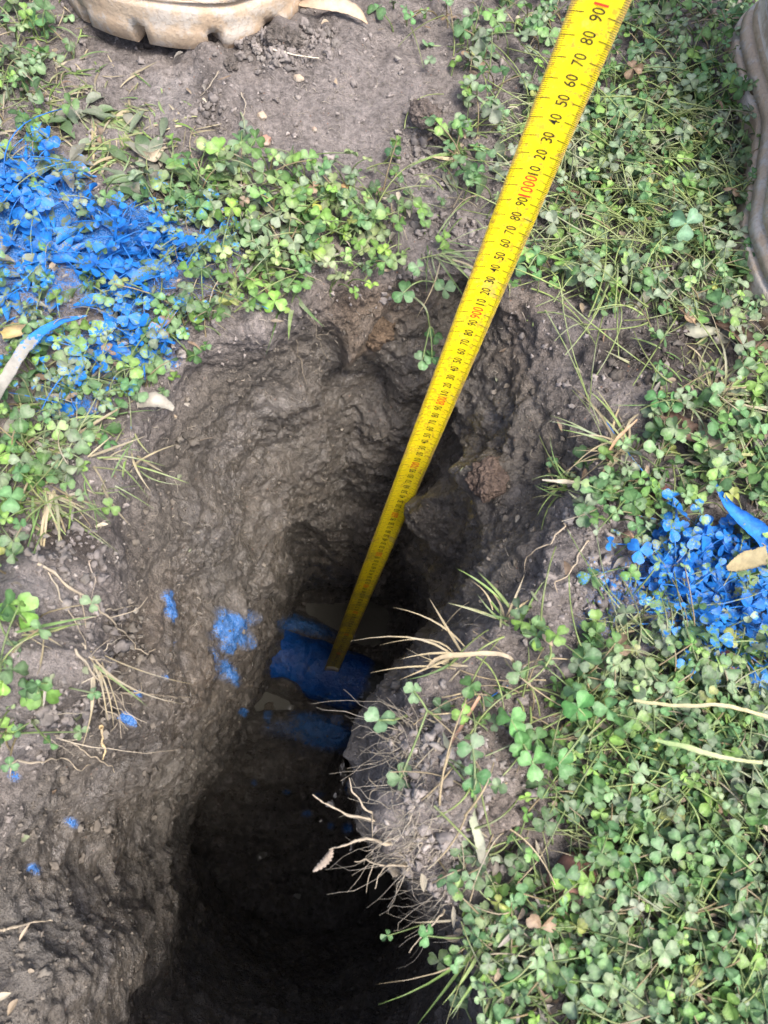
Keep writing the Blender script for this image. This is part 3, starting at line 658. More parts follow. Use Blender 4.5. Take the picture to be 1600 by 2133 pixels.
stalks(1500, (0, -50, 1650, 2200), .032, CL, (.20, .24, .08))
stalks(700, (1050, 150, 1600, 700), .045, [(1300,400,260,260)], (.22, .28, .09), .0007)
stalks(200, (1200, 1300, 1600, 2133), .045, [(1450,1700,220,420)], (.19, .26, .08), .0007)
stalks(800, (0, 0, 1650, 2200), .022, CL, (.30, .25, .16), .0005)
stalks(70, (850, 1250, 1200, 1950), .03, [(1000,1500,150,330)], (.34, .27, .16), .0006)
stalks(40, (850, 1250, 1200, 1950), .03, [(1000,1500,150,330)], (.24, .30, .1), .0007)
tag(MSt.build('clover_stalks', M_GRASS), 'thin trailing clover stalks tangled over the ground', 'stalks', None, 'stuff')
# ------------------------------------------------------------------ grass
def blade(mb, P, d, ln, wid, col, paint=0., rise=.5, droop=1.0, n=8, floorz=None):
    d = np.asarray(d, float); d /= np.linalg.norm(d); s2 = np.cross(d, [0, 0, 1.]); s2 /= np.linalg.norm(s2); u_ = np.linspace(0, 1, n); k = rng.normal()*.34
    pts = P+d*(ln*u_)[:, None]+s2*(ln*k*u_*u_)[:, None]+np.array([0, 0, 1.])*(ln*(rise*u_-droop*rise*u_*u_))[:, None]
    if floorz is not None: pts[:, 2] = np.maximum(pts[:, 2], floorz+.0015)
    w_ = wid*np.minimum(1, .5+u_*2)*np.clip(1-u_**2.5, 0.03, 1); tw = rng.normal()*.5; wv = s2*math.cos(tw)+np.array([0, 0, 1.])*math.sin(tw)
    P3 = np.stack([pts-wv*w_[:, None]/2, pts-np.array([0, 0, .22])*w_[:, None], pts+wv*w_[:, None]/2], 1)
    mb.add(P3.reshape(-1, 3), gridq(n, 3), col, paint)
GR = np.array([[.16, .25, .06], [.12, .21, .06], [.22, .30, .09], [.26, .27, .12]])
def tuft(px, py, n, ln, wid, label, a0=0, spread=3.14, cols=GR, dead=.15, rise=.5, paint=0.):
    P, nn = hit(px, py); mb = MB()
    for i in range(n):
        a = a0+rng.uniform(-spread, spread); d = np.array([math.cos(a), math.sin(a), 0]); b = P+np.array([rng.normal(), rng.normal(), 0])*.004
        c = cols[rng.integers(len(cols))]*(.7+.5*rng.random())
        if rng.random() < dead: c = np.array([.38, .31, .18])*(.6+.6*rng.random())
        l = ln*rng.uniform(.5, 1.2)
        blade(mb, b, d, l, wid*rng.uniform(.6, 1.2), c, paint, rise*rng.uniform(.4, 1.3), rng.uniform(.8, 1.3))
    o = mb.build('grass_tuft', M_GRASS, origin=tuple(P), sub=True); tag(o, label, 'grass tuft', 'tufts of grass round the hole'); return o
tuft(225, 250, 60, .05, .0038, 'flattened broad bladed grass tuft below the left boot', -.3, 1.2, rise=.25)
tuft(250, 330, 22, .04, .002, 'thin wispy grass tuft just above the left blue paint', -1.6, 1.4, rise=.4)
tuft(120, 940, 34, .055, .0017, 'bright thin grass tuft spreading over the left rim', -.2, 1.3, rise=.45)
tuft(100, 1020, 22, .05, .0016, 'pale grass tuft hanging down the left bank above the roots', -1.0, .7, dead=.3, rise=.3)
tuft(590, 600, 12, .04, .003, 'grass tuft bent over the top rim of the hole', -1.9, .7, rise=.3)
tuft(900, 520, 16, .05, .0016, 'stringy grass tuft left of the tape above the hole', -.2, 1.6, rise=.3)
tuft(970, 330, 12, .04, .003, 'small broad bladed grass tuft left of the tape on bare soil', 2.6, .9, rise=.3)
tuft(1300, 940, 26, .045, .0018, 'dry straw coloured grass tuft on the right rim', 2.7, 1.5, dead=.6, rise=.4)
tuft(1480, 830, 36, .055, .0022, 'long green grass tuft at the right edge of the dark soil', .4, 1.5, rise=.5)
tuft(1580, 930, 26, .06, .002, 'grass tuft right of the clover at the picture edge', 2.6, 1.2, rise=.45)
tuft(1190, 1010, 20, .03, .0017, 'short grass tuft poking over the right rim above the wall', 3.0, .8, dead=.3, rise=.35)
tuft(1060, 1290, 14, .028, .0017, 'yellow green grass tuft at the top of the lower right bank', 1.6, 1.6, dead=.35, rise=.6)
tuft(960, 1370, 11, .045, .0016, 'dead grass tuft trailing over the lower right rim', 3.0, 1.0, dead=.75, rise=.3)
tuft(1270, 1340, 24, .04, .0016, 'thin green grass tuft below the right blue paint', 1.9, 1.5, rise=.5)
tuft(1060, 1900, 26, .06, .002, 'dark green grass tuft on the lowest part of the right bank', -1.5, 1.2, rise=.35)
tuft(30, 1330, 5, .04, .0018, 'few broad grass blades on the crumbly left bank', .3, .5, rise=.2)
tuft(190, 1370, 10, .045, .0013, 'dead straw tuft over the left wall beside the pale roots', -.9, .5, dead=.9, rise=.15)
tuft(1500, 480, 30, .06, .0018, 'long grass tuft flattened beside the right boot', 2.8, 1.2, rise=.3)
tuft(1230, 440, 26, .06, .0018, 'matted grass tuft just right of the tape', .2, 1.4, rise=.3)
MG = MB()
def grass_in(n, box, zones, ln, wid):
    px = rng.uniform(box[0], box[2], n); py = rng.uniform(box[1], box[3], n); k = rng.random(n) < mask(px, py, zones)
    for x, y in zip(px[k], py[k]):
        P, nn = hit(x, y)
        if P[2] < -.08: continue
        a = rng.random()*6.28; c = GR[rng.integers(4)]*(.6+.6*rng.random())
        if rng.random() < .3: c = np.array([.34, .29, .18])*(.6+.6*rng.random())
        pt = float(blob(x, y, PAINT_G))
        blade(MG, P, [math.cos(a), math.sin(a), 0], ln*rng.uniform(.4, 1.2), wid*rng.uniform(.6, 1.3), c, min(1., pt*.9), rng.uniform(.05, .5), rng.uniform(.8, 1.3))
grass_in(2600, (-200, -150, 1800, 2250), CL, .024, .0014)
grass_in(520, (0, 150, 480, 450), [(220,280,170,120),(60,330,80,80)], .022, .0016)
grass_in(260, (0, 850, 300, 1100), [(110,960,150,110)], .03, .0015)
grass_in(300, (1300, 650, 1650, 1150), [(1500,870,150,180)], .03, .0016)
grass_in(200, (0, 0, 200, 300), [(80,150,100,150)], .02, .0016)
tag(MG.build('grass_blades', M_GRASS), 'short scattered grass blades among the clover', 'grass', None, 'stuff')
# broad weed leaves flattened in the paint and the turf
MW = MB()
def weedleaf(mb, P, a, ln, wid, col, paint=0., up=.2, n=9):
    d = np.array([math.cos(a), math.sin(a), 0]); s2 = np.array([-d[1], d[0], 0]); u_ = np.linspace(0, 1, n); k = rng.normal()*.2
    mid_ = P+d*(ln*u_)[:, None]+s2*(ln*k*u_*u_)[:, None]+np.array([0, 0, 1.])*(ln*up*(u_-u_*u_*1.1)+.002)[:, None]
    w_ = wid*np.sin(np.pi*np.clip(u_, 0.02, .98)**.8)**.8; v = np.linspace(-1, 1, 5)
    G_ = mid_[:, None]+s2*(w_[:, None]*v[None]/2)[..., None]+np.array([0, 0, 1.])*(w_[:, None]*(.25*np.abs(v[None])))[..., None]
    G_ = G_+.0012*np.stack([vnoise(G_*120, 3)]*3, -1); mb.add(G_.reshape(-1, 3), gridq(n, 5), col, paint)
for (zx, zy, rx, ry, n) in [(60,430,120,110,55),(270,540,130,110,30),(60,590,100,60,18),(230,290,140,70,26),(330,390,100,50,18),(120,850,110,70,12),(1450,640,120,60,14),(1000,360,90,60,8),(1480,1230,120,80,36),(1300,260,150,80,14),(230,740,90,50,20),(1200,2000,150,150,9),(1500,420,80,120,10)]:
    for i in range(n):
        x, y = zx+rng.uniform(-1, 1)*rx, zy+rng.uniform(-1, 1)*ry; P, nn = hit(x, y)
        if P[2] < -.05: continue
        pt = float(blob(x, y, PAINT_G)); c = np.array([[.10, .16, .07], [.14, .18, .11], [.2, .2, .15], [.07, .13, .05]][rng.integers(4)])
        weedleaf(MW, P, rng.random()*6.28, rng.uniform(.012, .028), rng.uniform(.005, .011), c*(.7+.5*rng.random()), min(1., pt*rng.uniform(.3, 1.0)), rng.uniform(.05, .35))
tag(MW.build('weed_leaves', M_LEAF), 'flattened broad weed leaves in the turf and the blue paint', 'weed leaves', None, 'stuff')

# dead fragments littered through the turf
ML = MB()
n_ = 5200; lx = rng.uniform(-150, 1750, n_); ly = rng.uniform(-120, 2200, n_); kk_ = rng.random(n_) < np.clip(blob(lx, ly, CL), 0, .9)*.8+.05
LC = np.array([[.16, .11, .07], [.28, .22, .15], [.10, .08, .06], [.34, .30, .22], [.14, .16, .09], [.22, .20, .17]])
for x, y in zip(lx[kk_], ly[kk_]):
    P, nn = hit(x, y)
    if P[2] < -.10: continue
    c = LC[rng.integers(6)]*(.6+.7*rng.random()); pt = float(blob(x, y, PAINT_G)); k = rng.random()
    weedleaf(ML, P+np.array([0, 0, rng.random()*.006]), rng.random()*6.28, rng.uniform(.003, .011), rng.uniform(.0012, .004), c, min(1., pt*rng.uniform(.4, 1.1)), rng.uniform(-.1, .6), 6)
tag(ML.build('leaf_litter', M_DRY), 'dead leaf fragments littered through the turf', 'leaf litter', None, 'stuff')

# ------------------------------------------------------------------ single sprigs of clover that stand apart
def sprig(heads, stem, label, size=.010, col=(.09, .20, .07), wl=.0):
    root = None; base = np.array(stem[0][:3], float); B, _ = hit(base[0], base[1]); root = empty('clover_sprig', tuple(B)); tag(root, label, 'clover sprig', 'clover sprigs standing apart')
    zb = B[2]; pts = [B]
    for (x, y, dz) in stem[1:]: pts.append(at(x, y, zb+dz))
    mb = MB(); tube(mb, smoothpath(pts, 18)-B, np.linspace(.001, .0007, 18), 5, (.2, .25, .1)); 
    tops = []
    for (x, y, dz, tilt) in heads:
        T = at(x, y, zb+dz); k = pts[-1]
        tube(mb, smoothpath([k, (k+T)/2+np.array([0, 0, .003]), T], 8)-B, np.full(8, .0006), 4, (.2, .27, .1)); tops.append((T, tilt))
    mb.build('stem', M_GRASS, root)
    for T, tilt in tops:
        m2 = MB(); n = (CAM-T)/np.linalg.norm(CAM-T)+np.array([tilt, -.1, .6]); clover_head(m2, T-B, n, size*.84*rng.uniform(.85, 1.15), rng.random()*6.28, np.array(col)*rng.uniform(.8, 1.2), 0., droop=.05)
        m2.build('leaf', M_LEAF, root)
sprig([(880,750,-.03,.1),(905,700,-.02,-.2),(900,745,-.028,.3)], [(850,610,0),(885,640,.005),(895,680,-.01)], 'muddy clover sprig dangling into the hole left of the tape')
sprig([(925,602,.008,.1),(840,610,.005,-.2)], [(860,590,0),(880,585,.008)], 'round leaved clover sprig at the top rim beside the tape', .011)
sprig([(790,1500,.012,0)], [(850,1490,0),(820,1500,.012)], 'lone clover leaf reaching over the dark hole', .011, (.14, .24, .12))
sprig([(862,1440,.015,.2),(835,1620,.01,0)], [(920,1500,0),(890,1480,.015)], 'pale clover sprig on the edge of the lower right bank', .009, (.13, .22, .10))
sprig([(1205,1475,.03,0),(1165,1590,.02,.1)], [(1250,1540,0),(1225,1510,.02)], 'large clover sprig with wide leaves on the lower right bank', .0105, (.07, .2, .05))
sprig([(985,1560,.02,.1),(990,1615,.02,0)], [(990,1680,0),(988,1640,.02)], 'upright clover sprig on bare soil of the lower right bank', .011, (.06, .17, .05))
sprig([(1090,1550,.02,.1),(1065,1500,.02,-.2),(1110,1590,.02,.3)], [(1130,1610,0),(1100,1580,.015)], 'clover sprig with three heads right of the upright sprig', .010, (.09, .22, .06))
sprig([(1080,550,.012,0),(1120,530,.012,.2)], [(1110,580,0),(1100,560,.01)], 'clover sprig just right of the tape above the rim', .0095, (.06, .17, .05))
sprig([(1430,465,.03,.2)], [(1380,520,0),(1400,490,.02)], 'large pale green clover leaf above the turf near the right boot', .0125, (.15, .28, .16))
sprig([(820,310,.01,.1)], [(800,340,0),(812,325,.01)], 'small clover sprig on bare soil near the big clod', .008, (.06, .15, .06))
sprig([(510,268,.004,0)], [(500,230,0),(508,250,.003)], 'single uprooted clover leaf on smooth bare soil', .009, (.08, .13, .08))
sprig([(40,1275,.01,0)], [(60,1310,0),(50,1290,.01)], 'bright lobed sprig on the crumbly left bank', .012, (.16, .32, .06))
sprig([(80,1435,.01,0)], [(90,1470,0),(85,1450,.01)], 'bright lobed sprig lower on the crumbly left bank', .012, (.16, .32, .06))
sprig([(1400,840,.012,0),(1370,830,.01,.2)], [(1390,870,0),(1395,850,.01)], 'small clover sprig on the dark soil at right', .009, (.06, .17, .05))

# ------------------------------------------------------------------ exposed roots
def root_obj(pts, r, label, col=(.30, .25, .18), branches=(), wig=.0012):
    P3 = []
    zprev = None
    for p in pts:
        if len(p) == 2: P, nn = hit(p[0], p[1], .003); P3.append(P)
        else: P3.append(at(p[0], p[1], p[2]))
    P3 = np.array(P3); B = P3[0].copy(); S_ = smoothpath(P3, 40); S_[1:] += wig*np.stack([fbm(S_[1:]+k, 90, 2, k) for k in range(3)], -1)*3
    r = r*.8; mb = MB(); tube(mb, S_-B, np.linspace(r, r*.35, 40)*(1+.2*rng.normal(size=40)), 6, np.array(col)*rng.uniform(.8, 1.1))
    for (u0, dx, dy, dz) in branches:
        b0 = S_[int(u0*39)]; e = b0+np.array([dx, dy, dz]); q_ = smoothpath([b0, (b0+e)/2+rng.normal(size=3)*.003, e], 12); tube(mb, q_-B, np.linspace(r*.5, r*.2, 12), 4, col)
    o = mb.build('root', M_ROOT, origin=tuple(B)); tag(o, label, 'root', 'roots hanging into the hole')
root_obj([(75,1180),(150,1235),(200,1275),(240,1310),(290,1358),(318,1360)], .0011, 'long pale root running down the left bank', branches=[(.5,.02,.012,.0),(.25,.004,-.02,-.005)])
root_obj([(95,1195),(130,1260),(150,1310),(170,1350)], .0006, 'thin root left of the long pale root')
root_obj([(185,1170),(190,1215),(178,1250)], .0005, 'short dark thin root on the left bank', (.3, .24, .18))
root_obj([(120,1300),(180,1285),(230,1265),(285,1254)], .0008, 'pale root crossing upward on the left bank')
root_obj([(165,1350),(200,1370),(225,1385)], .0006, 'short curled root by the dead straw tuft', branches=[(.3,.01,.01,0)])
root_obj([(150,1360),(205,1420),(240,1445),(320,1443),(388,1452)], .0010, 'pale root pointing right over the left wall', branches=[(.4,-.006,-.012,0),(.55,.01,.006,0)])
root_obj([(170,1380),(200,1450),(235,1495),(262,1518)], .0009, 'pale forked root hanging below the straw tuft', branches=[(.5,.01,-.015,0),(.7,-.006,-.01,0),(.3,.014,-.006,0)])
root_obj([(205,1510),(212,1545),(213,1575)], .0013, 'blue tipped straw stub on the left wall', (.52, .40, .22))
root_obj([(110,1520),(150,1545),(200,1570),(240,1597)], .0009, 'pale root lowest in the cluster on the left wall', branches=[(.3,-.004,.012,0)])
root_obj([(30,1580),(90,1580),(135,1578),(160,1595),(182,1592)], .0008, 'pale wavy root near the lower left bank edge')
root_obj([(0,1945),(50,1930),(105,1920)], .0012, 'pale root at the bottom left of the wall')
root_obj([(625,645),(640,660),(665,690),(700,680)], .0005, 'thin root at the top rim left of centre')
root_obj([(600,640),(612,720),(622,760),(630,797)], .0005, 'long thin root hanging straight down the far wall')
root_obj([(640,640),(655,690),(678,742)], .0005, 'thin root hanging beside the long straight one')
root_obj([(505,200),(512,225),(505,250),(500,280)], .0006, 'pale rootlet on the smooth soil beside the fallen leaf')
root_obj([(458,155),(440,180),(420,205)], .0006, 'pale rootlet below the left boot')
root_obj([(570,110),(610,120),(665,128)], .0012, 'pale straw lying on soil right of the left boot', (.5, .44, .34), wig=.0003)
root_obj([(1180,1095),(1150,1140),(1110,1160),(1095,1190)], .0007, 'thin root on the right wall below the grass', (.36, .29, .2))
root_obj([(1220,1130),(1190,1180),(1165,1215),(1160,1240)], .0008, 'branched root on the right wall near the bank', (.36, .29, .2), branches=[(.3,-.012,-.008,0)])
zz0 = 0.0
root_obj([(850,1700,-.01),(800,1715,0),(740,1700,.005),(690,1685,.005),(648,1655,.01)], .0012, 'long pale root reaching left over the dark hole', branches=[(.2,.002,-.014,-.004)])
root_obj([(850,1705,-.01),(790,1698,0),(765,1690,.005),(740,1650,.008),(728,1622,.01)], .0009, 'pale root bending up over the dark hole', branches=[(.4,.0,-.012,0)])
root_obj([(840,1650,-.01),(800,1640,0),(775,1650,.0),(768,1672,0)], .0006, 'small curled root under the pale clover', branches=[(.4,-.006,.008,0)])
root_obj([(850,1640,-.01),(810,1620,0),(790,1630,.0),(785,1660,0)], .0005, 'hair thin root beside the small curled root')
root_obj([(880,1750,-.01),(820,1757,0),(755,1747,.004),(720,1758,.004),(690,1775,.0)], .0013, 'pale root holding the dried seed pod')
root_obj([(860,1800,-.01),(800,1800,0),(765,1795,.0),(738,1792,.0)], .0008, 'pale root below the seed pod root', branches=[(.5,-.004,-.014,-.004)])
root_obj([(870,1810,-.01),(810,1800,0),(790,1820,0),(782,1852,0)], .0008, 'root curling down near the bank edge')
root_obj([(925,1895,-.005),(900,1920,0),(875,1955,0),(855,1985,0)], .0008, 'thin pale root on the lowest bank edge')
for i, (x, y) in enumerate([(845,1560),(850,1600),(858,1640),(855,1680),(862,1720),(868,1760),(880,1800),(895,1835),(915,1870),(930,1890)]): pass
# dried pod on the root tip
def pod():
    a, b = at(692, 1768, .0), at(652, 1815, -.002); n = 26; u_ = np.linspace(0, 1, n); pts = a+(b-a)*u_[:, None]+np.array([.002, 0, 0])*np.sin(u_*3.1)[:, None]
    r = .0021*np.sin(np.pi*(u_*.9+.05))**.7*(1+.22*np.sin(u_*50)); mb = MB(); tube(mb, pts-a, np.maximum(r, .0003), 10, (.22, .17, .13))
    tag(mb.build('seed_pod', M_ROOT, origin=tuple(a)), 'ridged dried seed pod hanging on a root tip over the hole', 'seed pod')
pod()

# ------------------------------------------------------------------ fallen leaves and bark
def long_leaf(name, pts, wids, label, cat, col, paint=None, thick=.0005, cup=.15, group=None):
    P3 = np.array([at(p[0], p[1], p[2]) for p in pts]); B = P3[0].copy(); n = 40; S_ = smoothpath(P3, n); w_ = np.interp(np.linspace(0, 1, n), np.linspace(0, 1, len(wids)), wids)
    t = np.gradient(S_, axis=0); t /= np.linalg.norm(t, axis=1)[:, None]; vw = CAM-S_; vw /= np.linalg.norm(vw, axis=1)[:, None]; s2 = np.cross(t, vw*.5+np.array([0, 0, .5])); s2 /= np.linalg.norm(s2, axis=1)[:, None]; nn = np.cross(s2, t)
    v = np.linspace(-1, 1, 9); w_ = w_*(1+.05*rng.normal(size=n))
    top = S_[:, None]+s2[:, None]*(w_[:, None]*v/2)[..., None]+nn[:, None]*(cup*w_[:, None]*v*v)[..., None]
    top = top+.0008*np.stack([fbm(top, 110, 2, k) for k in range(3)], -1)
    bot = top-nn[:, None]*thick; V = np.concatenate([top.reshape(-1, 3), bot.reshape(-1, 3)]); q = gridq(n, 9); N0 = n*9
    ring = list(range(9))+[i*9+8 for i in range(1, n)]+[(n-1)*9+i for i in range(7, -1, -1)]+[i*9 for i in range(n-2, 0, -1)]
    side = [(ring[i], ring[(i+1) % len(ring)], ring[(i+1) % len(ring)]+N0, ring[i]+N0) for i in range(len(ring))]
    uu = np.repeat(np.linspace(0, 1, n), 9); c = np.array([np.interp(uu, np.linspace(0, 1, len(col)), np.array(col)[:, k]) for k in range(3)]).T
    pnt = np.interp(uu, np.linspace(0, 1, len(paint)), paint) if paint else np.zeros(N0)
    mb = MB(); mb.add(V-B, np.vstack([q, q[:, ::-1]+N0, np.array(side)]), np.vstack([c, c]), np.r_[pnt, pnt])
    tag(mb.build(name, M_DRY, origin=tuple(B)), label, cat, group)
long_leaf('fallen_leaf', [(-30,860,.012),(10,790,.022),(60,715,.026),(120,672,.02),(180,658,.012)], [.006,.0068,.007,.0045,.0008], 'long curved leaf half white and half blue at the left edge', 'leaf', [(.20,.19,.15),(.24,.23,.20),(.25,.25,.22),(.25,.28,.3)], [0,0,.35,1.1,.45], cup=.06)
long_leaf('fallen_leaf', [(615,8,.008),(660,8,.014),(710,12,.014),(745,28,.012),(766,50,.008)], [.002,.009,.012,.008,.0005], 'dry beige pointed leaf beside the left boot', 'leaf', [(.36,.26,.17),(.50,.38,.26),(.52,.40,.28),(.42,.30,.2)])
long_leaf('fallen_leaf', [(1490,1008,.016),(1515,1050,.02),(1550,1085,.02),(1590,1120,.014),(1612,1150,.01)], [.002,.005,.009,.013,.008], 'blue painted leaf above the right clover patch', 'leaf', [(.2,.25,.35)]*2, [.5,.9,1.2,1.2,1.1], cup=.3)
long_leaf('fallen_leaf', [(1515,1185,.018),(1550,1170,.02),(1600,1155,.018)], [.003,.011,.010], 'yellowish dry leaf lying on the right blue paint', 'leaf', [(.30,.24,.12),(.26,.22,.12)])
long_leaf('bark_strip', [(1490,672,.012),(1530,690,.014),(1560,715,.014),(1610,742,.01)], [.003,.008,.010,.008], 'brown splintered bark strip on dark soil at right', 'bark', [(.16,.085,.05),(.24,.14,.09)], cup=.5)
long_leaf('fallen_leaf', [(1415,682,.01),(1450,692,.014),(1500,690,.012)], [.006,.010,.003], 'grey green curled leaf left of the bark strip', 'leaf', [(.26,.26,.19),(.3,.3,.22)], cup=.4)
long_leaf('fallen_leaf', [(1370,858,.006),(1405,880,.012),(1440,905,.010),(1460,900,.006)], [.002,.010,.012,.003], 'dark red brown dead leaf on dark soil at right', 'leaf', [(.14,.07,.045),(.22,.12,.08)], cup=.5)
long_leaf('fallen_leaf', [(1455,890,.008),(1480,920,.014),(1470,965,.008)], [.006,.014,.008], 'crumpled pale brown leaf below the dark red one', 'leaf', [(.30,.23,.15),(.36,.28,.19)], cup=.5)
long_leaf('fallen_leaf', [(290,320,.006),(320,330,.009),(345,305,.008)], [.003,.007,.001], 'curled brown edged leaf under the broad grass tuft', 'leaf', [(.34,.27,.18),(.4,.34,.25)], cup=.5)
long_leaf('fallen_leaf', [(5,700,.012),(35,690,.014),(60,675,.01)], [.005,.009,.003], 'yellow dead leaf above the long white leaf', 'leaf', [(.45,.36,.14),(.4,.3,.2)], cup=.4)
long_leaf('fallen_leaf', [(285,845,.004),(325,835,.008),(362,852,.0)], [.003,.010,.003], 'muddy grey leaf on the left rim under the clover', 'leaf', [(.3,.27,.22),(.33,.31,.26)], cup=.3)
long_leaf('grass_stalk', [(1320,1460,.035),(1420,1470,.04),(1510,1470,.038),(1605,1495,.03)], [.0015,.0018,.002,.0018], 'long straw coloured stalk lying across lower right clover', 'grass stalk', [(.36,.34,.18),(.42,.36,.2)])
long_leaf('grass_stalk', [(1365,1540,.035),(1440,1560,.04),(1520,1580,.036),(1590,1588,.03)], [.0018,.0028,.002,.0018], 'second long pale stalk lying below the first in the clover', 'grass stalk', [(.22,.32,.12),(.38,.38,.2)])
long_leaf('grass_stalk', [(890,1390,.02),(920,1370,.028),(1000,1362,.03),(1060,1368,.028),(1072,1395,.01)], [.0015,.0025,.0025,.002,.0015], 'bent brown straw looping over the lower right rim', 'grass stalk', [(.40,.32,.2),(.3,.24,.15)])
long_leaf('grass_stalk', [(1265,945,.012),(1290,910,.02),(1328,874,.022)], [.0015,.002,.001], 'orange brown dry stalk leaning out of the right rim', 'grass stalk', [(.36,.22,.12),(.42,.28,.16)])
long_leaf('grass_stalk', [(1130,1000,.004),(1170,1003,.006),(1215,1005,.006)], [.0008,.0025,.002], 'pointed white straw tip sticking over the right wall', 'grass stalk', [(.36,.33,.27),(.32,.27,.16)])
long_leaf('grass_stalk', [(870,1660,.012),(880,1600,.02),(930,1560,.02),(1000,1450,.02)], [.002,.002,.002,.0015], 'thin red brown stalk leaning across the lower right bank', 'grass stalk', [(.28,.12,.08),(.34,.2,.12)])
long_leaf('grass_stalk', [(980,1640,.015),(985,1700,.02),(1000,1760,.016),(1005,1800,.008)], [.003,.004,.005,.003], 'broad pale grass blade standing down the lower right bank', 'grass stalk', [(.3,.36,.2),(.26,.24,.2)])

# ------------------------------------------------------------------ stones and clods
def stone(px, py, size, col, label, flat=.7, name='stone', cat='stone', seed=0, paint=0., rough_=.35, rise=.25):
    P, nn = hit(px, py); P = P+nn*size*rise; nt_, np_ = (84, 52) if name == 'clod' else (28, 18); th = np.linspace(0, 2*np.pi, nt_, endpoint=False); ph = np.linspace(.02, np.pi-.02, np_); T, Pp = np.meshgrid(th, ph)
    V = np.stack([np.cos(T)*np.sin(Pp), np.sin(T)*np.sin(Pp), np.cos(Pp)], -1).reshape(-1, 3)
    w_ = worley(V+seed*5.3, 1.2, seed)[0]; V = V*(1.05-.45*rough_*2*w_+rough_*.8*fbm(V+seed, 1.6, 3, seed)+.3*rough_*fbm(V, 5, 4, seed)+(.22*np.clip(.6-worley(V, 4.5, seed)[0], 0, 1) if name == 'clod' else 0))[:, None]*np.array([1, .8, flat])*size
    a = rng.random()*6.28; Rz = np.array([[math.cos(a), -math.sin(a), 0], [math.sin(a), math.cos(a), 0], [0, 0, 1]]); V = V@Rz.T
    mb = MB(); mb.add(V, gridq(np_, nt_, True), np.array(col)*(.95 if name == 'clod' else 1.), np.clip(paint*(V[:, 2] > -.3*size)*1., 0, 1)); tag(mb.build(name, M_SOIL if name != 'stone' else M_STONE, origin=tuple(P)), label, cat)
M_STONE = leaf_mat('stone_face', .8, 0, .85)
stone(1195,1815,.0165,(.20,.10,.075),'square red brick stone on the lower right bank',.6,seed=1)
stone(1500,1378,.0105,(.28,.10,.08),'round red stone part sprayed blue below the right paint',.8,seed=2,paint=.42)
stone(1370,1032,.0095,(.16,.07,.06),'dark red stone among clover on the right rim',.7,seed=3)
stone(1305,1118,.0045,(.34,.22,.15),'small tan stone on the right rim above the paint',.8,seed=4)
stone(1390,1115,.006,(.22,.16,.13),'brown round stone beside the blue leaf',.8,seed=5)
stone(1480,1110,.008,(.07,.05,.05),'dark stone under the blue leaf',.8,seed=6)
stone(552,297,.0055,(.33,.19,.14),'pinkish stone on the bare soil below the smooth patch',.7,seed=7)
stone(622,166,.0042,(.38,.30,.22),'tan pebble on the smooth soil right of the left boot',.8,seed=8)
stone(545,243,.004,(.40,.31,.22),'tan pebble beside the rootlet on smooth soil',.8,seed=9)
stone(655,271,.0025,(.33,.25,.19),'tiny brown pebble on smooth soil',.8,seed=10)
stone(1020,1000,.019,(.17,.125,.10),'large rough clod jutting from the right wall',.9,'clod','clod',11,rough_=.45,rise=0)
stone(880,240,.014,(.22,.18,.155),'large dry clod left of the tape on bare soil',.8,'clod','clod',12,rough_=.45)
stone(915,290,.008,(.21,.175,.155),'small grey clod below the large dry clod',.8,'clod','clod',13,rough_=.4)
stone(780,690,.017,(.17,.12,.08),'brown clod stuck under the top rim',.9,'clod','clod',14,rough_=.45,rise=0)
stone(575,80,.010,(.19,.165,.145),'dark crumbly clod pressed up beside the left boot',.8,'clod','clod',15,rough_=.5)
stone(600,88,.010,(.19,.165,.145),'dark clod right of the crumbly clod by the boot',.8,'clod','clod',16,rough_=.5)
stone(480,138,.007,(.19,.165,.145),'small dark clod under the tread gap of the left boot',.8,'clod','clod',17,rough_=.5)
stone(1030,1680,.012,(.24,.2,.17),'pale clod with grit on the lower right bank',.6,'clod','clod',18,rough_=.4)
stone(560,1478,.012,(.22,.19,.15),'smooth tan lump beside the pipe at the bottom',.6,'clod','clod',21,rough_=.3)
stone(600,1470,.010,(.5,.5,.5),'white flaky lump below the pipe',.5,'clod','clod',22,rough_=.5)
stone(705,1495,.013,(.32,.34,.42),'pale blue grey lump under the pipe end',.6,'clod','clod',23,rough_=.5,paint=.3)

for (z_, n_) in (((855,1580,60,90),70), ((880,1740,60,90),70), ((930,1880,50,70),30), ((200,1440,60,80),22), ((1150,1150,60,90),14), ((760,600,90,30),12)):
    pass

